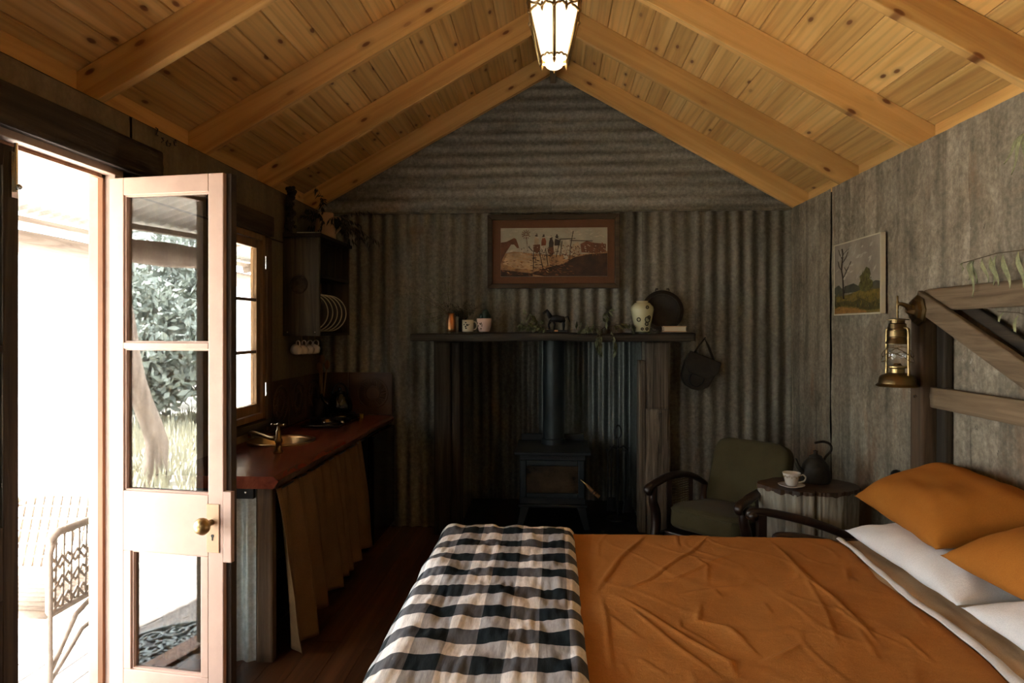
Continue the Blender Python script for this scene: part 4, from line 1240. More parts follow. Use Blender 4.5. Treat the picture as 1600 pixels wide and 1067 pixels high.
for k in range(60):
    z = 2.13 + 0.30 * k / 60
    mb.ball((XL + 0.05 + 0.02 * rng.uniform(-1, 1), 4.41 + 0.035 * rng.uniform(-1, 1), z), 0.014 * rng.uniform(0.7, 1.5), 6)
o = mb.tube([(XL + 0.05, 4.41, 2.125), (XL + 0.05, 4.41, 2.42)], 0.008, 6).build('dried_seed_stalk', 'leather', smooth=True)
tag(o, 'dried dark seed stalk standing against the left wall', 'dried plant')

# ================================================================== FIREPLACE
mb = MB().rough((-0.995, 4.895, 1.438), (0.968, 4.895, 1.438), 0.37, 0.054, 0.014, 21, 110, freq=7, stretch=0.6, wob=0.02)
tag(mb.build('mantel_shelf', 'darkwood_x', smooth=True), 'long rough dark slab mantel shelf over the fireplace', 'shelf')
MT = 1.476
t = thing('mantel_post', 'dark split timber post left of the fireplace', 'post', (-0.76, 4.97, 0))
MB().rough((-0.80, 4.99, 0), (-0.80, 4.99, 1.405), 0.13, 0.15, 0.012, 31, 50, up=(0, 1, 0)).build('post_slab', 'darkwood_z', t, smooth=True)
MB().rough((-0.70, 4.98, 0), (-0.70, 4.98, 1.405), 0.07, 0.16, 0.010, 33, 50, up=(0, 1, 0)).build('post_slab', 'darkwood_z', t, smooth=True)
t = thing('mantel_post', 'grey split timber post right of the fireplace', 'post', (0.73, 4.97, 0))
MB().rough((0.635, 4.96, 0), (0.635, 4.96, 1.27), 0.05, 0.13, 0.008, 41, 50, up=(0, 1, 0)).build('post_slab', 'greywood_z', t, smooth=True)
MB().rough((0.745, 4.96, 0.93), (0.745, 4.96, 1.405), 0.165, 0.16, 0.012, 43, 30, up=(0, 1, 0)).build('post_slab', 'greywood_z', t, smooth=True)
MB().rough((0.745, 4.97, 0), (0.745, 4.97, 0.93), 0.175, 0.15, 0.014, 45, 40, up=(0, 1, 0), wob=0.02).build('post_slab', 'greywood_z', t, smooth=True)
MB().ball((0.76, 4.885, 0.905), 0.008).build('bolt_head', 'chrome', t)

# wood stove
t = thing('wood_stove', 'black freestanding wood stove with glazed door', 'stove', (0.0, 5.15, 0.05))
B(-0.275, 0.27, 4.885, 5.46, 0.592, 0.612).build('top_plate', 'stove', t, bevel=0.004)
B(-0.25, 0.245, 5.42, 5.44, 0.612, 0.665).build('back_lip', 'stove', t, bevel=0.003)
B(-0.24, 0.235, 4.915, 5.44, 0.235, 0.592).build('firebox', 'stove', t, bevel=0.006)
fr = MB()
fx0, fx1, fz0, fz1 = -0.235, 0.225, 0.285, 0.555
for a, b, c, d in ((fx0, fx0 + 0.045, fz0, fz1), (fx1 - 0.045, fx1, fz0, fz1), (fx0 + 0.045, fx1 - 0.045, fz0, fz0 + 0.035), (fx0 + 0.045, fx1 - 0.045, fz1 - 0.04, fz1)):
    fr.box(a, b, 4.888, 4.914, c, d)
dr = fr.build('stove_door', 'stove2', t, bevel=0.006)
B(fx0 + 0.045, fx1 - 0.045, 4.902, 4.906, fz0 + 0.035, fz1 - 0.04).build('door_glass', 'soot', dr)
MB().tube([(0.20, 4.89, 0.42), (0.235, 4.86, 0.395)], 0.006, 8).build('handle_rod', 'brassd', dr)
MB().tube([(0.235, 4.86, 0.395), (0.27, 4.84, 0.36), (0.325, 4.82, 0.315)], [0.009, 0.014, 0.013], 12).build('handle_grip', 'sash', dr, smooth=True)
for x in (0.285, 0.30):
    MB().lathe([(0.0155, -0.003), (0.0155, 0.003)], 12, (x, 4.835 - (x - 0.28) * 0.36, 0.349 - (x - 0.285) * 0.8), (0.7, -0.25, -0.66)).build('handle_band', 'black', dr)
B(-0.25, 0.245, 4.90, 5.44, 0.215, 0.235).build('base_plate', 'stove', t, bevel=0.004)
for sx in (-1, 1):
    for y in (4.93, 5.38):
        MB().prism([(sx * 0.20 - 0.03, 0.215), (sx * 0.20 + 0.03, 0.215), (sx * 0.245 + 0.02, 0.05), (sx * 0.245 - 0.02, 0.05)], y, y + 0.04, 'y').build('leg', 'stove', t)
vl = MB()
for k in range(15):
    vl.box(-0.17 + k * 0.023, -0.158 + k * 0.023, 4.908, 4.916, 0.568, 0.582)
vl.build('air_vents', 'black', t)
MB().lathe([(0.092, 0), (0.092, 0.04), (0.083, 0.045), (0.083, 1.66)], 32, (0.004, 5.28, 0.612)).build('flue_pipe', 'stove2', t, smooth='auto')

# fire tools
t = thing('fire_tool_set', 'black iron fire tools on a ring handled stand', 'fire tools', (0.49, 5.22, 0.05))
cx, cy = 0.492, 5.22
MB().lathe([(0.09, 0), (0.09, 0.012), (0.02, 0.03), (0.009, 0.04), (0.009, 0.56)], 20, (cx, cy, 0.05)).build('stand', 'black', t, smooth=True)
MB().tube([(cx + 0.024 * cos(a * pi / 10), cy, 0.715 + 0.05 * sin(a * pi / 10)) for a in range(20)], 0.006, 8, True).build('ring_handle', 'black', t, smooth=True)
MB().tube([(cx, cy, 0.60), (cx, cy, 0.665)], 0.008, 8).build('neck', 'black', t)
for k in range(4):
    a = k * pi / 2 + 0.5
    MB().tube([(cx, cy, 0.585), (cx + 0.05 * cos(a), cy + 0.05 * sin(a), 0.605), (cx + 0.09 * cos(a), cy + 0.09 * sin(a), 0.57), (cx + 0.1 * cos(a), cy + 0.1 * sin(a), 0.59)], 0.005, 6).build('hook', 'black', t)
    p = (cx + 0.09 * cos(a), cy + 0.09 * sin(a))
    mb = MB().tube([(p[0], p[1], 0.575), (p[0], p[1], 0.2)], 0.006, 6)
    if k == 0: mb.box(p[0] - 0.03, p[0] + 0.03, p[1] - 0.015, p[1] + 0.015, 0.1, 0.2)
    elif k == 1: mb.box(p[0] - 0.035, p[0] + 0.035, p[1] - 0.003, p[1] + 0.003, 0.09, 0.2)
    elif k == 2: mb.tube([(p[0], p[1], 0.2), (p[0], p[1], 0.13), (p[0] + 0.03, p[1], 0.12)], 0.006, 6)
    else: mb.tube([(p[0], p[1], 0.2), (p[0] - 0.01, p[1], 0.12)], 0.008, 6)
    mb.build(('brush', 'shovel', 'poker', 'tongs')[k], 'black', t)

# ================================================================== ON THE MANTEL
def vessel(name, label, cat, x, y, prof, mat, n=28, group=None):
    t = thing(name, label, cat, (x, y, MT), group)
    MB().lathe(prof, n, (x, y, MT), cap=False).build('body', mat, t, smooth=True)
    return t
t = vessel('copper_vase', 'slim copper vase at the left end of the mantel', 'vase', -0.728, 4.86, [(0, 0), (0.032, 0), (0.034, 0.01), (0.033, 0.08), (0.024, 0.105), (0.024, 0.132), (0.02, 0.132), (0.02, 0.1), (0, 0.09)], 'copper')
MB().lathe([(0.0345, 0.012), (0.036, 0.016), (0.0345, 0.02)], 24, (-0.728, 4.86, MT)).build('foot_ring', 'brass', t, smooth=True)
rng = random.Random(21)
s_, l_ = MB(), MB()
for k in range(7):
    a = rng.uniform(-0.9, 0.5)
    sprig(s_, l_, (-0.728, 4.86, MT + 0.10), (sin(a) - 0.25, rng.uniform(-0.3, 0.2), 0.9 - 0.25 * k / 7), rng.uniform(0.2, 0.34), rng, 16, 0.022, 0.006, 0.35, 0.0018)
for k in range(3):
    sprig(s_, l_, (-0.728, 4.86, MT + 0.12), (-1.0, -0.2, 0.35 - 0.25 * k), 0.24, rng, 16, 0.024, 0.007, 0.7, 0.0018)
t = thing('dried_twigs', 'thin dried twigs spreading from the copper vase', 'plant', (-0.75, 4.86, MT + 0.1))
s_.build('stems', 'stem', t); o = l_.build('leaves', 'leaf', t); o['kind'] = 'stuff'
# black jar behind with feathery plant
t = vessel('black_jar', 'small black jar between the copper vase and the mug', 'jar', -0.655, 4.93, [(0, 0), (0.03, 0), (0.032, 0.01), (0.03, 0.10), (0.026, 0.10), (0.027, 0.02), (0, 0.02)], 'black')
t = vessel('floral_mug', 'cream mug with a dark floral print on the mantel', 'mug', -0.605, 4.84, [(0, 0), (0.039, 0), (0.041, 0.004), (0.041, 0.084), (0.038, 0.084), (0.037, 0.01), (0, 0.01)], 'cream')
MB().tube([(-0.567, 4.84, MT + 0.07), (-0.549, 4.835, MT + 0.068), (-0.540, 4.835, MT + 0.043), (-0.549, 4.835, MT + 0.02), (-0.568, 4.84, MT + 0.016)], 0.0045, 8, sm=4).build('handle', 'cream', t, smooth=True)
fl = MB()
for k in range(9):
    a = rng.uniform(-2.2, -1.2); z = MT + rng.uniform(0.018, 0.066)
    c = Vector((-0.605 + 0.0415 * cos(a), 4.84 + 0.0415 * sin(a), z)); n_ = Vector((cos(a), sin(a), 0)); s2 = Vector((-sin(a), cos(a), 0))
    rr = rng.uniform(0.004, 0.008)
    fl.add([c + s2 * (rr * cos(q * pi / 3)) + Vector((0, 0, rr * sin(q * pi / 3))) for q in range(6)], [tuple(range(6))])
fl.build('flower_print', 'leather', t)
s_, l_ = MB(), MB()
for k in range(26):
    a = rng.uniform(0, 2 * pi)
    sprig(s_, l_, (-0.64, 4.90, MT + 0.085), (0.75 * cos(a), 0.4 * sin(a), 0.9), rng.uniform(0.09, 0.2), rng, 20, 0.024, 0.004, 0.6, 0.0014)
t = thing('feathery_fern', 'dark feathery fern growing above the cream mug', 'plant', (-0.64, 4.9, MT + 0.08))
s_.build('stems', 'stem', t); o = l_.build('fronds', 'leafd', t); o['kind'] = 'stuff'
t = vessel('pink_pot', 'pink china pot with faint print on the mantel', 'pot', -0.488, 4.84, [(0, 0), (0.034, 0), (0.04, 0.006), (0.05, 0.045), (0.054, 0.094), (0.05, 0.094), (0.046, 0.05), (0.03, 0.012), (0, 0.012)], 'pinkpot')
fl = MB()
for k in range(8):
    a = rng.uniform(-2.6, -1.7); z = MT + rng.uniform(0.02, 0.075); r0 = 0.040 + (z - MT - 0.006) * 0.175 + 0.0045
    c = Vector((-0.488 + r0 * cos(a), 4.84 + r0 * sin(a), z)); s2 = Vector((-sin(a), cos(a), 0)); rr = rng.uniform(0.003, 0.008)
    fl.add([c + s2 * (rr * cos(q * pi / 3)) + Vector((0, 0, rr * sin(q * pi / 3))) for q in range(6)], [tuple(range(6))])
fl.build('flower_print', 'tin', t)
MB().lathe([(0.044, 0.0), (0, 0.001)], 20, (-0.488, 4.84, MT + 0.085)).build('soil', 'black', t)
t = thing('cactus', 'small dark green cactus in the pink pot', 'cactus', (-0.488, 4.84, MT + 0.085))
for k, (dx, dy, h_, r_) in enumerate(((0.01, 0, 0.075, 0.026), (-0.022, 0.005, 0.045, 0.016), (0.03, 0.01, 0.045, 0.015))):
    pr = [(r_ * 0.8, 0), (r_, h_ * 0.4), (r_ * 0.9, h_ * 0.75), (r_ * 0.5, h_ * 0.95), (0, h_)]
    mb = MB().lathe(pr, 20, (-0.488 + dx, 4.84 + dy, MT + 0.085))
    for i, v in enumerate(mb.v):
        if i % 2: v.x = -0.488 + dx + (v.x + 0.488 - dx) * 0.82; v.y = 4.84 + dy + (v.y - 4.84 - dy) * 0.82
    mb.build('lobe', 'cactus', t, smooth=True)
# black iron horse ornament on a block
t = thing('iron_horse_figurine', 'small black iron horse ornament in the mantel centre', 'figurine', (0.03, 4.86, MT))
B(-0.045, 0.105, 4.835, 4.885, MT, MT + 0.012).build('plinth', 'black', t, bevel=0.002)
B(0.01, 0.035, 4.833, 4.835, MT + 0.002, MT + 0.012).build('name_plate', 'copper', t)
body = MB().tube([(-0.02, 4.86, MT + 0.09), (0.02, 4.86, MT + 0.095), (0.06, 4.86, MT + 0.088), (0.085, 4.86, MT + 0.092)], [0.02, 0.027, 0.024, 0.016], 12)
body.tube([(-0.015, 4.86, MT + 0.1), (-0.035, 4.86, MT + 0.135), (-0.04, 4.86, MT + 0.15)], [0.019, 0.013, 0.011], 10)
body.tube([(-0.034, 4.86, MT + 0.152), (-0.06, 4.86, MT + 0.138), (-0.07, 4.86, MT + 0.128)], [0.012, 0.009, 0.006], 8)
for x, dx in ((-0.012, -0.02), (0.0, 0.012), (0.068, 0.012), (0.08, -0.008)):
    body.tube([(x, 4.86 + 0.01, MT + 0.085), (x + dx, 4.86 + 0.01, MT + 0.05), (x + dx * 0.6, 4.86 + 0.01, MT + 0.012)], [0.011, 0.007, 0.006], 8)
body.tube([(0.088, 4.86, MT + 0.1), (0.105, 4.86, MT + 0.11), (0.118, 4.86, MT + 0.07)], [0.006, 0.008, 0.003], 6)
body.build('body', 'black', t, smooth=True)
# gum sprigs
def spr(name, label, seeds, mat='leaf'):
    rng = random.Random(len(label))
    t = thing(name, label, 'leaf sprig', V3(seeds[0][0]), 'gum sprigs on the mantel')
    s_, l_ = MB(), MB()
    for p, d, L, dr, nl in seeds:
        sprig(s_, l_, p, d, L, rng, int(nl * 1.3), 0.058, 0.026, dr, 0.002)
    s_.build('stems', 'stem', t)
    o = l_.build('leaves', mat, t); o['kind'] = 'stuff'
spr('gum_sprig', 'leafy gum sprig left of the iron horse', [((-0.03, 4.84, MT + 0.02), (-1, 0, 0.5), 0.2, 0.6, 20), ((-0.05, 4.82, MT + 0.02), (-0.9, -0.1, 0.9), 0.18, 0.5, 16), ((0.0, 4.80, MT + 0.015), (-1, 0, 0.15), 0.24, 0.1, 18)])
spr('gum_sprig', 'leafy gum sprig hanging over the mantel front edge', [((0.36, 4.80, MT + 0.03), (-0.3, -0.6, 0.1), 0.2, 2.2, 20), ((0.30, 4.74, MT + 0.04), (0.2, -0.35, -0.3), 0.2, 2.4, 22), ((0.38, 4.74, MT + 0.04), (0.3, -0.3, -0.4), 0.19, 2.0, 18), ((0.34, 4.78, MT + 0.03), (-1, -0.2, 0.45), 0.18, 0.9, 14), ((0.36, 4.80, MT + 0.03), (0.2, 0, 1.0), 0.13, 0.5, 12), ((0.38, 4.80, MT + 0.03), (1.0, -0.2, 0.5), 0.2, 0.9, 18)])
spr('gum_sprig', 'low gum sprig trailing from the iron horse to the vase', [((0.12, 4.80, MT + 0.012), (1, 0, 0.05), 0.2, 0.0, 8), ((0.50, 4.82, MT + 0.012), (1, 0.1, 0.05), 0.2, 0.0, 10)])
# celadon vase
t = vessel('celadon_vase', 'pale green octagonal vase with dark blossom on the mantel', 'vase', 0.627, 4.85, [(0, 0), (0.045, 0), (0.05, 0.006), (0.066, 0.08), (0.081, 0.155), (0.078, 0.175), (0.052, 0.203), (0.04, 0.205), (0.042, 0.216), (0.035, 0.216), (0.034, 0.19), (0, 0.18)], 'vase', 10)
fl = MB()
for (u, z, rr) in ((-1.15, 0.085, 0.02), (-1.2, 0.055, 0.012), (-2.05, 0.085, 0.013), (-1.25, 0.17, 0.01), (-1.7, 0.02, 0.008), (-1.0, 0.10, 0.012), (-1.1, 0.02, 0.01)):
    r0 = 0.05 + z * 0.20 + 0.003 if z < 0.155 else 0.081
    c = Vector((0.627 + r0 * cos(u), 4.85 + r0 * sin(u), MT + z)); s2 = Vector((-sin(u), cos(u), 0))
    fl.tube([c + s2 * (rr * cos(q * pi / 4)) + Vector((0, 0, rr * sin(q * pi / 4))) for q in range(8)], 0.0035, 5, True)
fl.build('blossom_print', 'leather', t)['kind'] = 'stuff'
# dark platter leaning on wall
t = thing('dark_platter', 'large dark carved platter leaning behind the vase', 'platter', (0.80, 5.04, MT))
m = Matrix.Translation((0.795, 5.02, MT + 0.152)) @ Matrix.Rotation(radians(80), 4, 'X')
MB().lathe([(0, 0), (0.09, 0.0), (0.10, 0.012), (0.148, 0.016), (0.150, 0.012), (0.10, 0.002), (0.08, -0.006), (0, -0.006)], 44).xf(m).build('dish', 'leather', t, smooth=True)
MB().tube([tuple(m @ Vector((0.124 * cos(a * pi / 22) * 1, 0.124 * sin(a * pi / 22), 0.018 + 0.003 * (a % 2)))) for a in range(44)], 0.006, 6, True).build('carved_rim', 'leather', t, smooth=True)
for sg in (-1, 1):
    MB().tube([tuple(m @ Vector((0.05 * sg, 0.145, 0.012))), tuple(m @ Vector((0.045 * sg, 0.16, 0.012))), tuple(m @ Vector((0.03 * sg, 0.158, 0.012)))], 0.006, 6).build('ear', 'leather', t, smooth=True)
t = thing('old_book', 'small tan covered book lying before the platter', 'book', (0.84, 4.82, MT))
B(0.762, 0.918, 4.76, 4.86, MT, MT + 0.006).build('cover', 'jug', t, bevel=0.001)
B(0.762, 0.918, 4.76, 4.86, MT + 0.034, MT + 0.04).build('cover', 'jug', t, bevel=0.001)
B(0.766, 0.914, 4.764, 4.857, MT + 0.006, MT + 0.034).build('pages', 'cream', t)
t = thing('wire_spectacles', 'dark wire spectacles beside the celadon vase', 'glasses', (0.72, 4.80, MT))
for x in (0.705, 0.75):
    MB().tube([(x + 0.02 * cos(a * pi / 8), 4.80, MT + 0.022 + 0.018 * sin(a * pi / 8)) for a in range(16)], 0.0018, 5, True).build('rim', 'black', t)
MB().tube([(0.725, 4.80, MT + 0.027), (0.73, 4.80, MT + 0.027)], 0.0018, 5).tube([(0.686, 4.80, MT + 0.028), (0.69, 4.90, MT + 0.03)], 0.0018, 5).tube([(0.769, 4.80, MT + 0.028), (0.79, 4.90, MT + 0.03)], 0.0018, 5).build('arms', 'black', t)

# hanging satchel right of the fireplace
t = thing('leather_satchel', 'dark leather satchel hanging right of the mantel', 'bag', (1.05, 5.02, 1.08))
m = Matrix.Translation((1.055, 5.03, 1.19)) @ Matrix.Rotation(radians(22), 4, 'Y')
out = [(-0.115, 0.10), (-0.12, 0.02), (-0.105, -0.08), (-0.06, -0.13), (0.0, -0.14), (0.06, -0.13), (0.105, -0.08), (0.12, 0.02), (0.115, 0.10)]
MB().prism(out, -0.035, 0.035, 'y').xf(m).build('body', 'leather', t, bevel=0.012)
fl_ = [(-0.12, 0.115), (-0.125, 0.03), (-0.07, -0.035), (0.07, -0.035), (0.125, 0.03), (0.12, 0.115)]
MB().prism(fl_, -0.048, -0.037, 'y').xf(m).build('flap', 'leather', t, bevel=0.006)
MB().tube([tuple(m @ Vector((0.05 * cos(a * pi / 10), -0.04, -0.06 + 0.055 * sin(a * pi / 10)))) for a in range(20)], 0.005, 6, True).build('buckle_ring', 'black', t, smooth=True)
MB().tube([tuple(m @ Vector(p)) for p in ((-0.06, 0, 0.11), (-0.055, 0, 0.13), (-0.07, 0, 0.135), (-0.08, 0, 0.11))], 0.004, 6).build('loop', 'chrome', t)
MB().tube([(1.0, 5.03, 1.29), (1.06, 5.05, 1.37), (1.105, 5.06, 1.425), (1.13, 5.05, 1.37), (1.17, 5.03, 1.25)], 0.012, 6, flat=0.4).build('strap', 'leather', t, smooth=True)
MB().tube([(1.105, 5.10, 1.425), (1.105, 5.05, 1.42), (1.105, 5.04, 1.435)], 0.004, 6).build('nail', 'black', t)

# ================================================================== PICTURE OVER THE MANTEL
def pm(n, c, var=0.25, sc=18):
    M['paint_' + n] = plain('paint_' + n, c, 0.5, var=var, scale=sc)
    return 'paint_' + n
pm('sky', (0.40, 0.36, 0.26), 0.15, 6); pm('ochre', (0.42, 0.22, 0.09), 0.35, 16); pm('dust', (0.52, 0.34, 0.18), 0.3, 12); pm('umber', (0.06, 0.024, 0.01), 0.4, 14); pm('horse', (0.16, 0.055, 0.02), 0.25); pm('hat', (0.05, 0.03, 0.018)); pm('shirt', (0.45, 0.33, 0.2)); pm('red', (0.25, 0.07, 0.02)); pm('pale', (0.5, 0.42, 0.3))
t = thing('framed_painting', 'wide framed outback painting above the mantel', 'picture', (0.0, 5.08, 1.796))
FX0, FX1, FZ0, FZ1, FY = -0.487, 0.491, 1.796, 2.344, 5.092
fwid = 0.036
for nm_, poly in (('frame_bar', [(FX0, FZ0), (FX1, FZ0), (FX1 - fwid, FZ0 + fwid), (FX0 + fwid, FZ0 + fwid)]), ('frame_bar', [(FX0, FZ1), (FX0 + fwid, FZ1 - fwid), (FX1 - fwid, FZ1 - fwid), (FX1, FZ1)]), ('frame_bar', [(FX0, FZ0), (FX0 + fwid, FZ0 + fwid), (FX0 + fwid, FZ1 - fwid), (FX0, FZ1)]), ('frame_bar', [(FX1, FZ0), (FX1, FZ1), (FX1 - fwid, FZ1 - fwid), (FX1 - fwid, FZ0 + fwid)])):
    MB().prism(poly, 5.05, FY, 'y').build(nm_, 'frame', t, bevel=0.004)
B(FX0 + fwid, FX1 - fwid, 5.078, 5.09, FZ0 + fwid, FZ1 - fwid).build('mat_board', 'brown', t)
IX0, IX1, IZ0, IZ1 = -0.388, 0.401, 1.885, 2.245
pw, ph_ = IX1 - IX0, IZ1 - IZ0
can = B(IX0, IX1, 5.066, 5.078, IZ0, IZ1).build('canvas', 'paint_sky', t)
def Q(cx, cy):  # position on the canvas, 0..1 from bottom left
    return IX0 + (cx - 272) / 1053 * pw, IZ1 - (cy - 237) / 480 * ph_
PY = [5.0655]
def paint(name, pts, mat):
    PY[0] -= 0.0002
    MB().prism([Q(*p) for p in pts], PY[0], 5.0658, 'y').build(name, mat, can)
def pline(name, pts, r, mat):
    MB().tube([(Q(*p)[0], PY[0], Q(*p)[1]) for p in pts], r, 5, flat=1.0).build(name, mat, can)
paint('painted_haze', [(290, 520), (330, 460), (460, 440), (700, 440), (900, 430), (1310, 420), (1310, 520)], 'paint_pale')
paint('painted_ground', [(273, 500), (400, 470), (700, 500), (1000, 510), (1324, 470), (1324, 716), (273, 716)], 'paint_ochre')
paint('painted_dust', [(290, 590), (340, 490), (470, 480), (600, 520), (740, 500), (760, 600), (620, 650), (430, 640)], 'paint_dust')
paint('painted_shadow', [(690, 640), (900, 590), (1000, 530), (1150, 500), (1324, 490), (1324, 716), (700, 716), (560, 690)], 'paint_umber')
paint('painted_shadow', [(273, 650), (420, 665), (590, 690), (590, 716), (273, 716)], 'paint_umber')
paint('painted_horse', [(273, 380), (330, 372), (365, 355), (405, 335), (425, 345), (445, 400), (455, 435), (435, 435), (405, 400), (375, 400), (330, 470), (290, 540), (273, 590)], 'paint_horse')
for k in range(12):
    a = k * pi / 6
    pline('painted_windmill', [(525 + 12 * cos(a), 300 + 12 * sin(a)), (525 + 46 * cos(a), 300 + 46 * sin(a))], 0.0025, 'paint_horse')
pline('painted_windmill', [(525, 300), (535, 400)], 0.002, 'paint_horse')
for k, (x, y, c) in enumerate(((628, 300, 'paint_shirt'), (698, 310, 'paint_red'), (772, 325, 'paint_hat'), (828, 310, 'paint_hat'))):
    paint('painted_rider', [(x - 22, y + 60), (x - 12, y + 22), (x + 12, y + 22), (x + 26, y + 62), (x + 20, y + 110), (x - 24, y + 110)], c)
    paint('painted_hat', [(x - 18, y + 14), (x - 8, y + 8), (x - 6, y - 8), (x + 8, y - 8), (x + 9, y + 8), (x + 18, y + 12), (x + 8, y + 22), (x - 8, y + 22)], 'paint_hat')
    paint('painted_mount', [(x - 34, y + 105), (x + 34, y + 100), (x + 38, y + 150), (x + 8, y + 190), (x - 30, y + 170)], 'paint_horse' if k % 2 == 0 else 'paint_pale')
paint('painted_white_horse', [(885, 365), (950, 355), (955, 450), (935, 550), (905, 550), (880, 470)], 'paint_pale')
paint('painted_white_horse', [(990, 400), (1040, 375), (1060, 440), (1030, 520), (985, 520), (970, 460)], 'paint_shirt')
paint('painted_herd', [(1060, 400), (1120, 370), (1200, 390), (1310, 400), (1310, 480), (1180, 490), (1070, 480)], 'paint_horse')
for a, b in (((600, 460), (595, 650)), ((655, 470), (690, 640)), ((715, 440), (740, 610)), ((860, 350), (820, 530)), ((880, 370), (860, 520)), ((990, 270), (960, 430)), ((960, 430), (955, 560)), ((860, 350), (1010, 345)), ((960, 365), (1180, 370)), ((760, 605), (900, 640)), ((545, 420), (590, 470))):
    pline('painted_post', [a, b], 0.0028, 'paint_hat')

rng = random.Random(77)
def dabs(name, mat, n, box, L, W_, tilt, keep=lambda x, y: True):
    mb = MB()
    k = 0
    PY[0] -= 0.0002
    while k < n:
        x, y = rng.uniform(box[0], box[2]), rng.uniform(box[1], box[3])
        if not keep(x, y): continue
        k += 1
        a = tilt + rng.uniform(-0.5, 0.5)
        l, w_ = L * rng.uniform(0.4, 1.2), W_ * rng.uniform(0.6, 1.3)
        c, s_ = cos(a), sin(a)
        pts = [(x - c * l, y - s_ * l), (x + s_ * w_, y - c * w_), (x + c * l, y + s_ * l), (x - s_ * w_, y + c * w_)]
        mb.add([(Q(*p)[0], PY[0], Q(*p)[1]) for p in pts], [(0, 1, 2, 3)])
    mb.build(name, mat, can)['kind'] = 'stuff'
inside = lambda x, y: 285 < x < 1312 and 250 < y < 705
pm('gold', (0.50, 0.27, 0.10), 0.3); pm('rust', (0.22, 0.08, 0.025), 0.3)
dabs('ground_strokes', 'paint_rust', 110, (285, 560, 1000, 705), 22, 3.5, 0.15, inside)
dabs('ground_strokes', 'paint_gold', 90, (290, 500, 760, 680), 20, 4, 0.1, inside)
dabs('shadow_strokes', 'paint_umber', 90, (560, 470, 1305, 705), 30, 4, -0.05, inside)
dabs('herd_strokes', 'paint_rust', 60, (880, 390, 1310, 520), 12, 5, 1.2, inside)
dabs('herd_strokes', 'paint_pale', 60, (470, 410, 1310, 500), 10, 4.5, 0.8, inside)
dabs('herd_strokes', 'paint_hat', 60, (440, 400, 1310, 520), 12, 3, 1.5, inside)
dabs('sky_strokes', 'paint_pale', 50, (300, 255, 1300, 350), 30, 6, 0.0, inside)
dabs('leg_strokes', 'paint_hat', 26, (580, 440, 950, 560), 34, 2.4, 1.6, inside)

# ================================================================== LANDSCAPE ON THE RIGHT WALL
pm('cloud', (0.30, 0.245, 0.185), 0.25, 5); pm('hill', (0.075, 0.07, 0.045)); pm('scrub', (0.085, 0.068, 0.018), 0.35, 30); pm('field', (0.20, 0.135, 0.025), 0.4, 26); pm('path', (0.35, 0.17, 0.04), 0.3, 20); pm('bare', (0.07, 0.05, 0.035)); pm('tree', (0.13, 0.115, 0.03), 0.4, 40)
t = thing('landscape_canvas', 'unframed landscape canvas hung on the right wall', 'picture', (1.70, 3.95, 1.578))
LY0, LY1, LZ0, LZ1 = 4.245, 3.652, 1.578, 2.0
can = MB().box(1.700, 1.722, LY1, LY0, LZ0, LZ1).build('canvas', 'paint_cloud', t)
ed = MB()
for a, b, c, d in ((LY1, LY0, LZ0 - 0.001, LZ0 + 0.006), (LY1, LY0, LZ1 - 0.006, LZ1 + 0.001), (LY1 - 0.001, LY1 + 0.008, LZ0, LZ1), (LY0 - 0.008, LY0 + 0.001, LZ0, LZ1)):
    ed.box(1.6985, 1.723, a, b, c, d)
ed.build('canvas_edge', 'cream', t)
B(1.722, 1.737, 3.9, 4.0, 1.9, 1.95).build('hanger', 'black', t)
PX = [1.6998]
def q2(a, b): return (LY0 + (LY1 - LY0) * a, LZ0 + (LZ1 - LZ0) * b)
def paint2(name, pts, mat):
    PX[0] -= 0.0002
    MB().prism([q2(*p) for p in pts], PX[0], 1.7, 'x').build(name, mat, can)
paint2('painted_hills', [(0, .3), (0, .38), (.1, .42), (.18, .37), (.3, .40), (.45, .42), (.55, .38), (.75, .37), (.9, .42), (1, .40), (1, .3)], 'paint_hill')
paint2('painted_field', [(0, .02), (0, .29), (.3, .27), (.6, .32), (1, .31), (1, .02)], 'paint_field')
paint2('painted_scrub', [(0, .12), (.02, .22), (.1, .18), (.3, .2), (.45, .17), (.6, .22), (.8, .14), (1, .2), (1, .06), (.75, .05), (.5, .1), (.25, .13)], 'paint_scrub')
paint2('painted_path', [(0.01, .02), (0.01, .09), (.15, .12), (.4, .09), (.7, .05), (.74, .02)], 'paint_path')
paint2('painted_tree', [(.62, .3), (.56, .38), (.6, .44), (.58, .5), (.66, .54), (.72, .61), (.78, .58), (.8, .52), (.78, .45), (.84, .42), (.85, .34), (.76, .3)], 'paint_tree')
paint2('painted_bush', [(.05, .26), (.04, .36), (.12, .42), (.2, .36), (.22, .27)], 'paint_hill')
tr = [(.24, .22), (.23, .4), (.22, .52), (.19, .62), (.2, .72), (.22, .84), (.2, .92)]
for pts, r_ in ((tr, .006), ([(.22, .5), (.3, .6), (.37, .68), (.4, .72)], .003), ([(.19, .62), (.13, .68), (.11, .76)], .003), ([(.2, .72), (.28, .78), (.33, .86)], .0025), ([(.22, .84), (.3, .88), (.36, .9)], .002), ([(.2, .78), (.14, .86), (.12, .92)], .002), ([(.25, .3), (.28, .4)], .003), ([(.3, .6), (.25, .66)], .002)):
    MB().tube([(1.6985, q2(*p)[0], q2(*p)[1]) for p in pts], [r_ * (1 - 0.5 * k / len(pts)) for k in range(len(pts))], 5).build('painted_bare_tree', 'paint_bare', can)

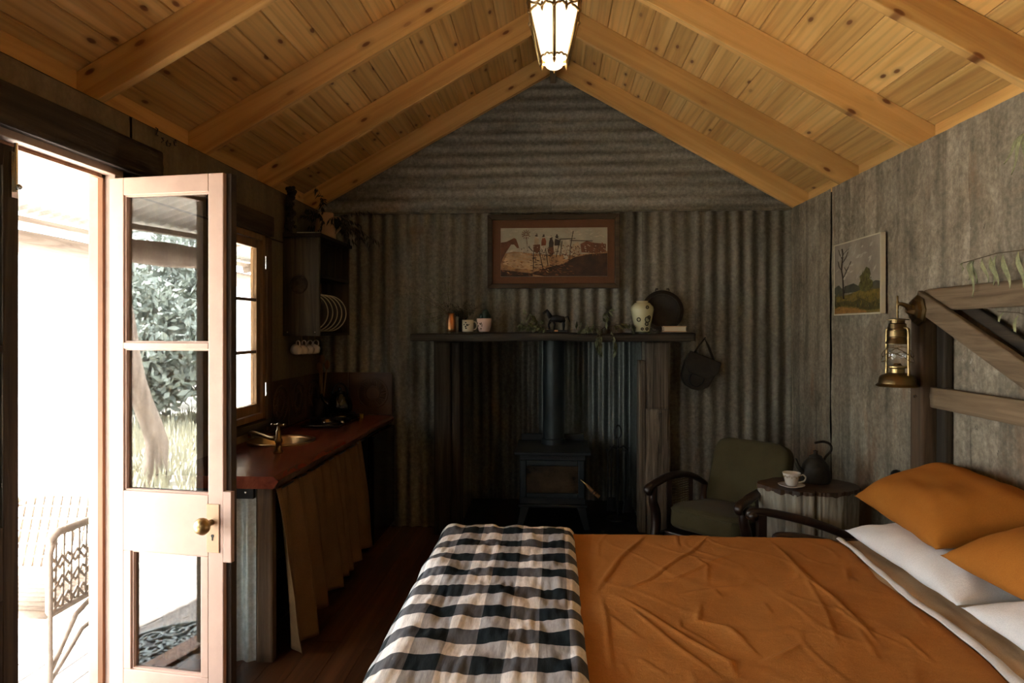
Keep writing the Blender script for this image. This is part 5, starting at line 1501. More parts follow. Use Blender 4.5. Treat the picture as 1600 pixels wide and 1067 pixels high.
def dabs2(name, mat, n, box, L, W_, tilt):
    mb = MB()
    PX[0] -= 0.0002
    for k in range(n):
        x, y = rng.uniform(box[0], box[2]), rng.uniform(box[1], box[3])
        a = tilt + rng.uniform(-0.6, 0.6)
        l, w_ = L * rng.uniform(0.4, 1.2), W_ * rng.uniform(0.6, 1.3)
        c, s_ = cos(a), sin(a)
        mb.add([(PX[0], *q2(x - c * l, y - s_ * l)), (PX[0], *q2(x + s_ * w_, y - c * w_)), (PX[0], *q2(x + c * l, y + s_ * l)), (PX[0], *q2(x - s_ * w_, y + c * w_))], [(0, 1, 2, 3)])
    mb.build(name, mat, can)['kind'] = 'stuff'
pm('cloudlight', (0.40, 0.34, 0.265), 0.2, 8)
dabs2('cloud_strokes', 'paint_cloudlight', 34, (0.08, 0.5, 0.92, 0.92), 0.06, 0.018, 0.5)
dabs2('grass_strokes', 'paint_field', 120, (0.03, 0.1, 0.97, 0.28), 0.028, 0.006, 1.5)
dabs2('grass_strokes', 'paint_hill', 60, (0.03, 0.08, 0.97, 0.34), 0.025, 0.005, 1.4)
dabs2('leaf_strokes', 'paint_scrub', 40, (0.60, 0.33, 0.82, 0.55), 0.022, 0.01, 1.0)
dabs2('path_strokes', 'paint_path', 40, (0.03, 0.03, 0.7, 0.09), 0.03, 0.006, 0.1)

# ================================================================== GATE HEADBOARD AND LANTERN
t = thing('gate_headboard', 'old timber farm gate fixed to the wall as headboard', 'headboard', (1.69, 2.3, 0.0))
MB().rough((1.695, 3.232, 0.0), (1.695, 3.232, 1.615), 0.075, 0.098, 0.005, 51, 46, up=(0, 1, 0)).build('post', 'gate_z', t, smooth=True)
MB().rough((1.715, 3.105, 0.0), (1.715, 3.105, 1.575), 0.035, 0.07, 0.004, 53, 40, up=(0, 1, 0)).build('upright', 'darkwood_z', t, smooth=True)
MB().rough((1.715, 1.55, 0.0), (1.715, 1.55, 1.575), 0.035, 0.09, 0.004, 57, 40, up=(0, 1, 0)).build('upright', 'darkwood_z', t, smooth=True)
MB().rough((1.70, 3.20, 1.628), (1.70, 1.45, 1.628), 0.045, 0.096, 0.004, 55, 46).build('top_rail', 'gate_y', t, smooth=True)
MB().rough((1.70, 3.155, 1.192), (1.70, 1.45, 1.192), 0.04, 0.094, 0.004, 56, 46).build('middle_rail', 'gate_y', t, smooth=True)
MB().rough((1.70, 3.155, 0.70), (1.70, 1.45, 0.70), 0.04, 0.094, 0.004, 66, 46).build('lower_rail', 'gate_y', t, smooth=True)
MB().rough((1.665, 3.215, 1.628), (1.665, 2.16, 1.192), 0.03, 0.088, 0.004, 58, 40).build('brace', 'gate_y', t, smooth=True)
MB().rough((1.712, 3.0, 1.62), (1.712, 2.3, 1.30), 0.02, 0.05, 0.003, 68, 30).build('brace_shadow', 'darkwood', t, smooth=True)  # dark strip standing in for the shadow behind the brace
MB().ball((1.653, 3.225, 1.19), 0.008).build('bolt', 'chrome', t)

t = thing('hurricane_lantern', 'antique brass hurricane lantern on a wall bracket by the headboard', 'lantern', (1.552, 3.18, 1.238))
lx, ly, lz = 1.552, 3.18, 1.238
MB().lathe([(0.07, 0), (0.07, 0.012), (0.055, 0.016), (0.05, 0.03), (0.03, 0.034), (0.018, 0.05), (0.012, 0.06)], 8, (1.655, ly + 0.012, 1.582), (-1, 0, 0)).build('wall_plate', 'brassd', t)
MB().tube([(1.63, ly + 0.01, 1.573), (1.61, ly + 0.008, 1.588), (1.59, ly, 1.603), (1.57, ly, 1.610), (lx, ly, 1.611)], [0.024, 0.017, 0.011, 0.009, 0.008], 10).build('bracket_arm', 'brassd', t, smooth=True)
MB().lathe([(0.003, 0.30), (0.005, 0.31), (0.004, 0.33), (0.006, 0.335), (0.003, 0.345), (0.006, 0.36), (0.007, 0.38), (0.004, 0.39), (0.005, 0.405), (0.002, 0.41)], 10, (lx, ly, lz)).build('hanging_rod', 'brassd', t, smooth=True)
MB().lathe([(0.0, 0.0), (0.088, 0.0), (0.09, 0.004), (0.078, 0.014), (0.074, 0.04), (0.066, 0.05), (0.036, 0.062), (0.0, 0.062)], 30, (lx, ly, lz)).build('fuel_tank', 'brassd', t, smooth='auto')
MB().lathe([(0.03, 0.06), (0.03, 0.08), (0.042, 0.086), (0.042, 0.092), (0.02, 0.095), (0.012, 0.105)], 20, (lx, ly, lz)).build('burner', 'brass', t, smooth='auto')
MB().lathe([(0.040, 0.092), (0.050, 0.12), (0.052, 0.145), (0.046, 0.175), (0.040, 0.192)], 26, (lx, ly, lz), cap=False).build('globe', 'glass', t, smooth=True)
MB().lathe([(0.04, 0.19), (0.048, 0.192), (0.048, 0.197), (0.036, 0.215), (0.036, 0.222), (0.042, 0.226), (0.041, 0.25), (0.036, 0.252), (0.036, 0.258), (0.039, 0.262), (0.036, 0.282), (0.03, 0.286), (0.03, 0.298), (0.047, 0.299), (0.047, 0.303), (0.01, 0.308)], 26, (lx, ly, lz)).build('chimney_cap', 'brassd', t, smooth='auto')
for sg in (-1, 1):
    dx, dy = 0.34 * sg, -0.94 * sg
    n_ = math.hypot(dx, dy); dx /= n_; dy /= n_
    MB().tube([(lx + dx * r, ly + dy * r, lz + h) for r, h in ((0.036, 0.265), (0.052, 0.262), (0.060, 0.24), (0.060, 0.10), (0.062, 0.06), (0.055, 0.045))], 0.0065, 8, sm=4).build('side_tube', 'brass', t, smooth=True)
mb = MB()
for zc, r in ((0.13, 0.066), (0.155, 0.064)):
    mb.tube([(lx + r * cos(a * pi / 12), ly + r * sin(a * pi / 12), lz + zc + 0.022 * sin(2 * a * pi / 12)) for a in range(24)], 0.0016, 5, True)
mb.build('wire_guard', 'brassd', t)

# pale gum leaves hooked on the gate
rng = random.Random(33)
def leaf_thing(name, label, p0, p1, leaves, group):
    t = thing(name, label, 'leaf sprig', p0, group)
    MB().tube([p0, (V3(p0) + V3(p1)) / 2 + Vector((0, 0, 0.01)), p1], 0.0018, 5).build('twig', 'stem', t)
    for (f, d, L, W_) in leaves:
        p = V3(p0).lerp(V3(p1), f)
        d = V3(d).normalized()
        s = d.cross(Vector((1, 0, 0))).normalized()
        mb = MB()
        ctr = [p + d * (L * q / 6) + Vector((-0.006 * sin(q), 0, -0.10 * L * (q / 6) ** 2)) for q in range(7)]
        wd = [0.15, 0.7, 1.0, 0.95, 0.7, 0.4, 0.02]
        vs = []
        for q in range(7):
            vs += [ctr[q] + s * wd[q] * W_ / 2 + Vector((-0.003, 0, 0)), ctr[q], ctr[q] - s * wd[q] * W_ / 2 + Vector((-0.003, 0, 0))]
        fs = [(q * 3 + k, q * 3 + k + 1, q * 3 + k + 4, q * 3 + k + 3) for q in range(6) for k in (0, 1)]
        mb.add(vs, fs).build('leaf', 'leafp', t, smooth=True, solid=0.0006)
leaf_thing('gum_twig', 'pale gum leaves drooping over the gate top rail', (1.655, 2.86, 1.765), (1.655, 2.45, 1.775), ((0.0, (0, 0.3, -0.7), 0.03, 0.018), (0.12, (0, 0.25, -1), 0.07, 0.024), (0.14, (0, -0.35, -1), 0.085, 0.022), (0.17, (0, 0.1, -1), 0.13, 0.02), (0.3, (0, -0.4, -1), 0.09, 0.02), (0.42, (0, -0.45, -1), 0.11, 0.026), (0.5, (0, 0.2, -1), 0.1, 0.022), (0.6, (0, -0.3, -1), 0.12, 0.028), (0.8, (0, -0.2, -1), 0.12, 0.026)), 'pale gum leaves by the headboard')
leaf_thing('gum_twig', 'pale gum leaves high on the right wall at frame edge', (1.69, 2.56, 2.20), (1.69, 2.35, 2.25), ((0.0, (0, 0.7, -0.45), 0.13, 0.02), (0.02, (0, 0.55, -0.9), 0.14, 0.02), (0.1, (0, 0.2, -1), 0.12, 0.028), (0.4, (0, 0.3, -1), 0.12, 0.026)), 'pale gum leaves by the headboard')
leaf_thing('gum_twig', 'twig shape standing in for leaf stem shadows under the gate top rail', (1.712, 2.74, 1.565), (1.712, 2.5, 1.53), ((0.15, (0, 0.5, -0.8), 0.09, 0.014), (0.5, (0, 0.3, -0.8), 0.10, 0.018), (0.9, (0, -0.3, -0.8), 0.08, 0.016)), 'pale gum leaves by the headboard')  # put in for the shadows of leaf stems under the rail

# ================================================================== GREEN ARMCHAIR
def cushion(nu, nv, a, b, h0, h1, p=5.0, crown=0.02, seed=0):
    # closed rounded pad: half sizes a,b, from z h0 to h1
    mb = MB()
    def ring(sc, z, cr):
        pts = []
        for k in range(nu):
            t_ = 2 * pi * k / nu
            c, s = cos(t_), sin(t_)
            x = a * sc * (abs(c) ** (2 / p)) * (1 if c >= 0 else -1)
            y = b * sc * (abs(s) ** (2 / p)) * (1 if s >= 0 else -1)
            pts.append((x, y, z + cr * max(0.0, (1 - (x / a) ** 2)) * max(0.0, (1 - (y / b) ** 2))))
        return pts
    r = 0.028
    levels = []
    for q in range(6):
        an = pi / 2 * q / 5
        levels.append((1 - (1 - sin(an)) * r / min(a, b), h0 + r * (1 - cos(an)), 0))
    for q in range(6):
        an = pi / 2 * q / 5
        levels.append((1 - (1 - cos(an)) * r / min(a, b), h1 - r + r * sin(an), crown * (q / 5)))
    for sc in (0.75, 0.5, 0.25, 0.02):
        levels.append((sc * (1 - r / min(a, b)), h1, crown))
    vs = []
    for sc, z, cr in levels: vs += ring(sc, z, cr)
    fs = []
    for i in range(len(levels) - 1):
        for k in range(nu):
            l = (k + 1) % nu
            fs.append((i * nu + k, i * nu + l, (i + 1) * nu + l, (i + 1) * nu + k))
    fs.append(tuple(range(nu)))
    fs.append(tuple((len(levels) - 1) * nu + k for k in range(nu)))
    return mb.add(vs, fs)

CH = T((1.005, 4.10, 0), radians(-44))
t = thing('armchair', 'green velvet armchair with dark carved arms in the corner', 'chair', (1.005, 4.10, 0))
sm = CH @ Matrix.Translation((0, -0.02, 0)) @ Matrix.Rotation(radians(-5), 4, 'X')
cushion(48, 1, 0.245, 0.27, 0.31, 0.44, 5, 0.018).xf(sm).build('seat_cushion', 'green', t, smooth=True)
MB().tube([tuple(sm @ Vector((0.243 * (abs(cos(a)) ** 0.4) * (1 if cos(a) > 0 else -1), 0.268 * (abs(sin(a)) ** 0.4) * (1 if sin(a) > 0 else -1), 0.415))) for a in [2 * pi * k / 60 for k in range(60)]], 0.006, 6, True).build('seat_piping', 'green', t, smooth=True)
bm_ = CH @ Matrix.Translation((0, 0.22, 0.36)) @ Matrix.Rotation(radians(70), 4, 'X')
cushion(48, 1, 0.25, 0.235, -0.06, 0.05, 6, 0.015).xf(bm_ @ Matrix.Translation((0, 0.225, 0))).build('back_cushion', 'green', t, smooth=True)
B(-0.25, 0.25, -0.24, 0.25, 0.23, 0.30).xf(CH).build('seat_frame', 'mahog', t, bevel=0.006)
for sx in (-1, 1):
    x = sx * 0.29
    arm = [(x, -0.335, 0.525), (x, -0.35, 0.545), (x, -0.33, 0.565), (x, -0.25, 0.583), (x, -0.13, 0.60), (x, 0.0, 0.595), (x, 0.12, 0.568), (x, 0.22, 0.525), (x, 0.30, 0.475)]
    MB().tube([tuple(CH @ Vector(p)) for p in arm], [0.018, 0.026, 0.03, 0.031, 0.031, 0.03, 0.028, 0.025, 0.022], 12, flat=0.7, sm=4).build('arm', 'mahog', t, smooth=True)
    fl_ = [(x, -0.29, 0.56), (x, -0.295, 0.48), (x, -0.265, 0.40), (x, -0.27, 0.30), (x, -0.30, 0.2), (x, -0.29, 0.1), (x, -0.30, 0.0)]
    MB().tube([tuple(CH @ Vector(p)) for p in fl_], [0.024, 0.026, 0.03, 0.03, 0.026, 0.022, 0.024], 10, sm=4).build('front_leg', 'mahog', t, smooth=True)
    MB().tube([tuple(CH @ Vector(p)) for p in ((x, 0.27, 0.50), (x, 0.25, 0.3), (x, 0.30, 0.0))], 0.024, 8).build('back_leg', 'mahog', t, smooth=True)
    MB().bar(CH @ Vector((x, -0.28, 0.25)), CH @ Vector((x, 0.27, 0.25)), 0.03, 0.06).build('side_rail', 'mahog', t, bevel=0.003)
    for y in (-0.13, 0.10):
        MB().bar(CH @ Vector((x, y, 0.27)), CH @ Vector((x, y, 0.585)), 0.03, 0.025, up=(0, 1, 0)).build('side_slat', 'mahog', t, bevel=0.002)
    cn = MB()
    for q in range(7):
        y = -0.10 + 0.028 * q
        cn.bar(CH @ Vector((x, y, 0.28)), CH @ Vector((x, y, 0.575)), 0.004, 0.006)
    for q in range(20):
        z = 0.285 + 0.0145 * q
        cn.bar(CH @ Vector((x, -0.115, z)), CH @ Vector((x, 0.085, z)), 0.005, 0.007)
    cn.build('cane_panel', 'cane', t)

# ================================================================== STUMP TABLE
SX, SY, SZ = 1.372, 3.765, 0.655
t = thing('stump_table', 'sawn grey tree stump used as a bedside table', 'side table', (SX, SY, 0))
mb = MB()
nn, nl = 200, 30
vs, fs = [], []
def stump_r(a, z):
    r = 1 / sqrt((cos(a) / 0.255) ** 2 + (sin(a) / 0.185) ** 2)
    r *= 0.90 + 0.10 * (z / SZ) + 0.06 * max(0, 0.35 - z / SZ)
    r += 0.016 * noise.noise(Vector((cos(a) * 2.4, sin(a) * 2.4, z * 1.2))) + 0.006 * noise.noise(Vector((cos(a) * 14, sin(a) * 14, z * 1.8)))
    for ac, dp, wd in ((-1.70, 0.05, 0.07), (-0.9, 0.018, 0.05), (-2.5, 0.02, 0.05), (-2.05, 0.012, 0.04), (1.2, 0.02, 0.06)):
        da = abs(((a - ac + 0.12 * noise.noise(Vector((z * 5, ac, 0))) + pi) % (2 * pi)) - pi)
        r -= dp * max(0, 1 - da / wd)
    if z > SZ - 0.06:
        r += 0.006 * noise.noise(Vector((a * 9, z * 30, 3)))
    return r
for j in range(nl + 1):
    z = SZ * j / nl
    for k in range(nn):
        a = 2 * pi * k / nn
        r = stump_r(a, z)
        vs.append((SX + r * cos(a), SY + r * sin(a), z))
for j in range(nl):
    for k in range(nn):
        l = (k + 1) % nn
        fs.append((j * nn + k, j * nn + l, (j + 1) * nn + l, (j + 1) * nn + k))
fs.append(tuple(range(nn)))
MB().add(vs, fs).build('trunk', 'stump', t, smooth=True)
tp = MB()
ring = [(SX + (stump_r(2 * pi * k / nn, SZ) + 0.003) * cos(2 * pi * k / nn), SY + (stump_r(2 * pi * k / nn, SZ) + 0.003) * sin(2 * pi * k / nn)) for k in range(nn)]
tp.add([(x, y, SZ + 0.004) for x, y in ring] + [(x, y, SZ - 0.012 - 0.016 * max(0, noise.noise(Vector((x * 26, y * 26, 1))) + 0.25)) for x, y in ring], [tuple(range(nn))] + [(k, (k + 1) % nn, nn + (k + 1) % nn, nn + k) for k in range(nn)])
tp.build('sawn_top', 'stumptop', t)
ST = SZ + 0.005
# cup and saucer
t = thing('saucer', 'white saucer under the teacup on the stump', 'saucer', (1.262, 3.70, ST))
MB().lathe([(0, 0.0), (0.035, 0.0), (0.04, 0.004), (0.066, 0.011), (0.068, 0.014), (0.062, 0.013), (0.035, 0.007), (0, 0.006)], 30, (1.262, 3.70, ST)).build('dish', 'white', t, smooth=True)
MB().tube([(1.262 + 0.066 * cos(a * pi / 18), 3.70 + 0.066 * sin(a * pi / 18), ST + 0.0138) for a in range(36)], 0.0014, 5, True).build('gold_rim', 'brass', t)
m = T((1.262, 3.70, ST + 0.008), radians(-8))
t = thing('teacup', 'white teacup with gold patterned rim on the stump', 'cup', (1.262, 3.70, ST + 0.008))
r, h = 0.045, 0.068
MB().lathe([(r * 0.5, 0), (r * 0.56, 0.004), (r * 0.72, h * 0.25), (r * 0.84, h * 0.65), (r * 1.04, h), (r * 0.98, h), (r * 0.78, h * 0.62), (r * 0.5, 0.01), (0, 0.01)], 30).xf(m).build('bowl', 'white', t, smooth=True)
MB().tube([(r * 0.88, 0, h * 0.75), (r * 1.25, 0, h * 0.85), (r * 1.55, 0, h * 0.68), (r * 1.4, 0, h * 0.38), (r * 0.75, 0, h * 0.25)], 0.004, 8, sm=4).xf(m).build('handle', 'white', t, smooth=True)
bd = MB()
for k in range(22):
    a = 2 * pi * k / 22
    zz = h * (0.80 if k % 2 else 0.72)
    rr = r * (0.84 + (zz / h - 0.65) * 0.57) + 0.0012
    bd.tube([(rr * cos(a + 0.09 * cos(q * pi / 3)), rr * sin(a + 0.09 * cos(q * pi / 3)), zz + 0.005 * sin(q * pi / 3)) for q in range(6)], 0.0011, 4, True)
bd.xf(m).build('patterned_band', 'brassd', t)
kettle('rusty_kettle', 'old rusty teapot with loop handle at the back of the stump', 1.435, 3.83, ST, 0.078, 0.135, 'rustpot', radians(10), False)

# ================================================================== LOW CHAIR BETWEEN BED AND STUMP
t = thing('low_chair', 'low dark wooden chair with scrolled arm between bed and stump', 'chair', (1.22, 3.29, 0))
for y, zo in ((3.495, 0.0), (3.09, 0.0)):
    pts = [(0.995, y, 0.545 + zo), (0.982, y, 0.560 + zo), (0.992, y, 0.578 + zo), (1.03, y, 0.580 + zo), (1.10, y, 0.573 + zo), (1.22, y, 0.548 + zo), (1.34, y, 0.515 + zo), (1.48, y, 0.46 + zo)]
    MB().tube(pts, [0.012, 0.016, 0.018, 0.02, 0.021, 0.022, 0.022, 0.02], 12, sm=4).build('arm', 'mahog', t, smooth=True)
    MB().lathe([(0.022, -0.024), (0.024, 0), (0.022, 0.024)], 16, (1.0, y, 0.558), (0, 1, 0)).build('scroll', 'mahog', t, smooth=True)
    MB().bar((1.045, y, 0.0), (1.045, y, 0.57), 0.045, 0.035, up=(0, 1, 0)).build('front_leg', 'mahog', t, bevel=0.004)
    MB().bar((1.46, y, 0.0), (1.47, y, 0.47), 0.04, 0.035, up=(0, 1, 0)).build('back_leg', 'mahog', t, bevel=0.004)
    MB().bar((1.06, y, 0.33), (1.45, y, 0.30), 0.03, 0.05).build('side_rail', 'mahog', t, bevel=0.003)
B(1.03, 1.45, 3.11, 3.475, 0.335, 0.37).build('seat', 'green', t, bevel=0.012)
MB().bar((1.47, 3.10, 0.44), (1.47, 3.48, 0.44), 0.03, 0.04).build('back_rail', 'mahog', t, bevel=0.003)

# ================================================================== BED
BX0, BX1, BY0, BY1, BZ = -0.43, 1.66, 1.42, 2.955, 0.575
t = thing('bed_frame', 'dark timber bed base under the rust duvet', 'bed', (0.6, 2.2, 0))
B(BX0 + 0.06, BX1, BY0 + 0.04, BY1 - 0.05, 0.20, 0.30).build('base', 'mahog', t, bevel=0.01)
for x in (BX0 + 0.12, BX1 - 0.06):
    for y in (BY0 + 0.1, BY1 - 0.12):
        B(x - 0.03, x + 0.03, y - 0.03, y + 0.03, 0, 0.2).build('leg', 'mahog', t, bevel=0.004)
o = cushion(80, 1, (BX1 - BX0) / 2 - 0.045, (BY1 - BY0) / 2 - 0.045, 0.30, BZ - 0.035, 9, 0.0).xf(Matrix.Translation(((BX0 + BX1) / 2, (BY0 + BY1) / 2, 0))).build('mattress', 'whitec', smooth=True)
tag(o, 'white mattress on the bed base', 'mattress')
def dropf(d, r):
    if d < 0: return d, 0.0
    if d < r * pi / 2:
        a = d / r
        return r * sin(a), r * (1 - cos(a))
    return r, r + d - r * pi / 2
CREASE = [[(0.24, 3.002), (0.188, 2.845), (0.172, 2.65)], [(0.391, 2.943), (0.257, 2.673), (0.141, 2.302)], [(0.669, 2.982), (0.547, 2.747), (0.483, 2.668), (0.334, 2.428), (0.218, 2.32)], [(0.793, 2.8), (0.588, 2.621), (0.418, 2.433), (0.315, 2.412)], [(0.542, 2.69), (0.574, 2.586), (0.529, 2.395)], [(0.902, 2.974), (0.908, 2.694), (0.902, 2.462), (0.923, 2.322), (0.926, 2.138), (0.914, 1.971)], [(0.204, 2.292), (0.283, 2.169), (0.337, 2.069), (0.392, 1.969), (0.471, 1.854), (0.465, 1.771)], [(0.246, 2.191), (0.303, 2.035), (0.361, 1.901), (0.425, 1.768)], [(0.161, 2.276), (0.162, 2.092), (0.155, 1.945), (0.152, 1.752)], [(0.166, 2.138), (0.248, 1.97)], [(0.227, 1.865), (0.291, 1.76)], [(0.48, 2.256), (0.439, 2.109), (0.511, 2.069), (0.556, 1.979)], [(0.385, 2.128), (0.378, 2.061), (0.431, 1.981), (0.456, 1.934)], [(0.556, 1.859), (0.619, 1.898), (0.703, 1.968)], [(0.519, 2.102), (0.561, 1.877)], [(0.42, 2.318), (0.547, 2.368), (0.653, 2.403)], [(0.547, 2.368), (0.558, 2.3)], [(0.181, 1.836), (0.193, 1.754)], [(0.683, 2.268), (0.678, 2.169)], [(0.529, 2.996), (0.507, 2.803)], [(1.087, 2.617), (1.03, 2.455)], [(1.14, 2.245), (1.115, 2.105)], [(0.896, 2.255), (0.925, 2.072), (0.985, 1.957)], [(0.906, 2.093), (0.863, 1.86)], [(0.908, 2.573), (0.856, 2.204), (0.79, 1.945)], [(1.008, 2.056), (1.006, 1.869)]]
STRONG = {1: 1.0, 5: 1.0, 6: 1.0, 7: 0.9, 2: 0.8, 8: 0.7, 11: 0.8, 13: 0.9}
def seg_d(px, py, a, b):
    vx, vy = b[0] - a[0], b[1] - a[1]
    l2 = vx * vx + vy * vy
    t_ = max(0, min(1, ((px - a[0]) * vx + (py - a[1]) * vy) / l2))
    dx, dy = px - a[0] - t_ * vx, py - a[1] - t_ * vy
    return sqrt(dx * dx + dy * dy), t_, dx * vy - dy * vx
def wrinkle(x, y, k=1.0):
    z = 0.007 * noise.noise(Vector((x * 3.2, y * 3.2, 1.7))) + 0.003 * noise.noise(Vector((x * 8 + 3, y * 6, 4.1)))
    rd = 1 - abs(noise.noise(Vector((x * 4.5 + 0.8 * noise.noise(Vector((x * 3, y * 3, 9))), y * 3.6 + x * 2, 7.7)))) * 2
    z += 0.002 * max(0, rd - 0.75) / 0.25
    for i, pl_ in enumerate(CREASE):
        best = None
        for q, (a, b) in enumerate(zip(pl_[:-1], pl_[1:])):
            if min(a[0], b[0]) - 0.08 < x < max(a[0], b[0]) + 0.08 and min(a[1], b[1]) - 0.08 < y < max(a[1], b[1]) + 0.08:
                d, t_, sd_ = seg_d(x, y, a, b)
                if best is None or d < best[0]: best = (d, (q + t_) / (len(pl_) - 1), sd_)
        if best:
            d, t_, sd_ = best
            tap = min(1.0, 4 * t_ + 0.15, 4 * (1 - t_) + 0.15) * STRONG.get(i, 0.5)
            z += 0.0032 * tap * exp(-(d / 0.0075) ** 2) + (0.003 * tap * exp(-(d / 0.028) ** 2) if sd_ > 0 else 0.003 * tap * exp(-(d / 0.008) ** 2))
    return z * k
def duvet_edge(y):   # head end of the turned back duvet
    return 1.20 - 0.05 * max(0, (2.6 - y)) + 0.012 * sin(y * 7) + 0.01 * noise.noise(Vector((y * 5, 0, 3)))
mb = MB()
R_ = 0.06
def duv(i, j):
    # s: from foot hem over the edge to the head, q: from near side to far side hem
    s = -0.38 + i * (1.66 + 0.38)
    q = -0.10 + j * (1.56 + 0.10 + 0.36)
    y0_ = BY0 + q
    hy, dy = dropf(y0_ - (BY1 + 0.0), R_)
    y = BY1 + hy if y0_ > BY1 else y0_
    if y0_ < BY0:
        hh, dn = dropf(BY0 - y0_, R_)
        y, dy = BY0 - hh, dn
    xe = duvet_edge(y)
    if s < 0:
        hx, dx = dropf(-s, R_)
        x = BX0 - hx
    else:
        x = BX0 + s / 1.66 * (xe - BX0)
        dx = 0
    wr_ = wrinkle(x, y)
    hem = 0.02 * noise.noise(Vector((x * 5, y * 5, 2)))
    z = BZ + 0.03 + wr_ - dx - dy
    edge_soft = max(0, 1 - (xe - x) / 0.05) if s > 0 else 0
    z -= 0.016 * edge_soft ** 2
    if dx > 0.02: x += 0.02 * sin(y * 14) * min(1, dx * 4)
    if dy > 0.02: y += 0.02 * sin(x * 13) * min(1, dy * 4)
    return (x, y, max(0.1, z))
mb.grid(420, 340, duv)
duvet = mb.build('duvet', 'orange', smooth=True, solid=0.012)
tag(duvet, 'creased rust orange linen duvet covering the bed', 'duvet')
# white band along the turned edge
mb = MB()
mb.grid(8, 120, lambda i, j: (duvet_edge(1.40 + 1.58 * j) - 0.008 + (0.024 + 0.016 * max(0, 2.6 - (1.40 + 1.58 * j))) * i, 1.40 + 1.58 * j, BZ + 0.031 + 0.005 * sin(pi * i) + 0.004 * noise.noise(Vector((j * 18, i, 3)))))
mb.build('white_underside', 'whitec', duvet, smooth=True, solid=0.004)
# tan fitted sheet
mb = MB()
def sheet(i, j):
    x = 1.06 + (BX1 - 0.02 - 1.06) * i
    y0_ = BY0 - 0.25 + j * (BY1 - BY0 + 0.5)
    hy, dy = (dropf(y0_ - BY1, 0.06) if y0_ > BY1 else dropf(BY0 - y0_, 0.06) if y0_ < BY0 else (0, 0))
    y = BY1 + hy if y0_ > BY1 else BY0 - hy if y0_ < BY0 else y0_
    return (x, y, BZ + 0.022 - dy + 0.007 * noise.noise(Vector((x * 9, y * 5, 2))) + 0.004 * noise.noise(Vector((x * 22, y * 7, 6))))
mb.grid(60, 120, sheet)
tag(mb.build('fitted_sheet', 'tan', smooth=True, solid=0.006), 'tan cotton sheet showing between duvet and pillows', 'sheet')
# gingham throw
mb = MB()
uvs = []
TX0, TX1 = BX0 - 0.075, 0.085
def throw(i, j):
    s = -0.30 + i * (0.30 + 0.505)
    q = -0.14 + j * (BY1 - BY0 + 0.14 + 0.30)
    y0_ = BY0 + q
    lift = 0.018
    yy = BY1 + 0.008
    if y0_ > yy:
        hy, dy = dropf(y0_ - yy, R_ + lift)
        y = yy + hy
    elif y0_ < BY0:
        hy, dy = dropf(BY0 - y0_, R_ + lift)
        y = BY0 - hy
    else: y, dy = y0_, 0
    if s < 0:
        hx, dx = dropf(-s, R_ + lift)
        x = BX0 + 0.012 - hx
    else: x, dx = BX0 + 0.012 + s, 0
    puff = 0.012 * noise.noise(Vector((x * 8, y * 6, 3.3))) + 0.009 * noise.noise(Vector((x * 16, y * 10, 8.8))) + 0.0035 * noise.noise(Vector((x * 55, y * 14, 5.5)))
    z = BZ + 0.03 + lift + max(0, wrinkle(x, y, 0.6)) + puff + 0.010 - dx - dy
    e = max(0, 1 - (0.505 - s) / 0.03) if s > 0 else 0
    z -= 0.022 * e ** 2
    if i < 0.02: z += 0
    uvs.append((s / 0.172 + 0.30 + 0.02 * noise.noise(Vector((x * 4, y * 3, 1))), (y0_ + 0.030) / 0.165 + 0.10 * noise.noise(Vector((x * 4.5, y * 3.5, 5)))))
    return (x, y, max(0.12, z))
mb.grid(200, 320, throw)
mb.uv = uvs
tag(mb.build('gingham_throw', 'gingham', smooth=True, solid=0.008), 'black and white gingham throw across the bed foot', 'blanket')
# pillows
def pillow(name, label, c, a, b, hgt, mat, rot, seed, group, flange=0.0):
    nu = nv = 44
    vs, fs = [], []
    m = Matrix.Translation(c) @ rot
    idx = {}
    for side in (1, -1):
        for j in range(nv + 1):
            for i in range(nu + 1):
                u, v = -1 + 2 * i / nu, -1 + 2 * j / nv
                e = (max(0, 1 - abs(u) ** 3.2) * max(0, 1 - abs(v) ** 3.2)) ** 0.55
                x = a * u * (1 - 0.075 * (1 - v * v)) 
                y = b * v * (1 - 0.075 * (1 - u * u))
                z = side * hgt * e * (1 if side > 0 else 0.75)
                z += 0.012 * e * noise.noise(Vector((x * 7 + seed, y * 7, side))) + 0.006 * noise.noise(Vector((x * 16 + seed, y * 5, side + 3))) * (0.3 + e)
                ang = atan2(v, u)
                rr = sqrt(u * u + v * v)
                z += 0.008 * sin(ang * 14 + seed) * max(0, rr - 0.6) * e
                if abs(u) == 1 or abs(v) == 1: z = 0.004 * noise.noise(Vector((x * 7, y * 7, seed)))
                vs.append(m @ Vector((x, y, z)))
    n1 = (nu + 1) * (nv + 1)
    for sd_ in (0, 1):
        for j in range(nv):
            for i in range(nu):
                q = [sd_ * n1 + j * (nu + 1) + i, sd_ * n1 + j * (nu + 1) + i + 1, sd_ * n1 + (j + 1) * (nu + 1) + i + 1, sd_ * n1 + (j + 1) * (nu + 1) + i]
                fs.append(tuple(q if sd_ == 0 else q[::-1]))
    mb = MB().add(vs, fs)
    o = mb.build(name, mat, smooth=True)
    bmm = bmesh.new(); bmm.from_mesh(o.data); bmesh.ops.remove_doubles(bmm, verts=bmm.verts, dist=0.0005); bmesh.ops.recalc_face_normals(bmm, faces=bmm.faces); bmm.to_mesh(o.data); bmm.free()
    tag(o, label, 'pillow', group)
RY = lambda a, z=0: Matrix.Rotation(radians(z), 4, 'Z') @ Matrix.Rotation(radians(a), 4, 'Y')
pillow('white_pillow', 'white pillow under the far rust pillow', (1.445, 2.545, 0.672), 0.225, 0.385, 0.075, 'whitec', RY(-4, 1), 1.0, 'bed pillows')
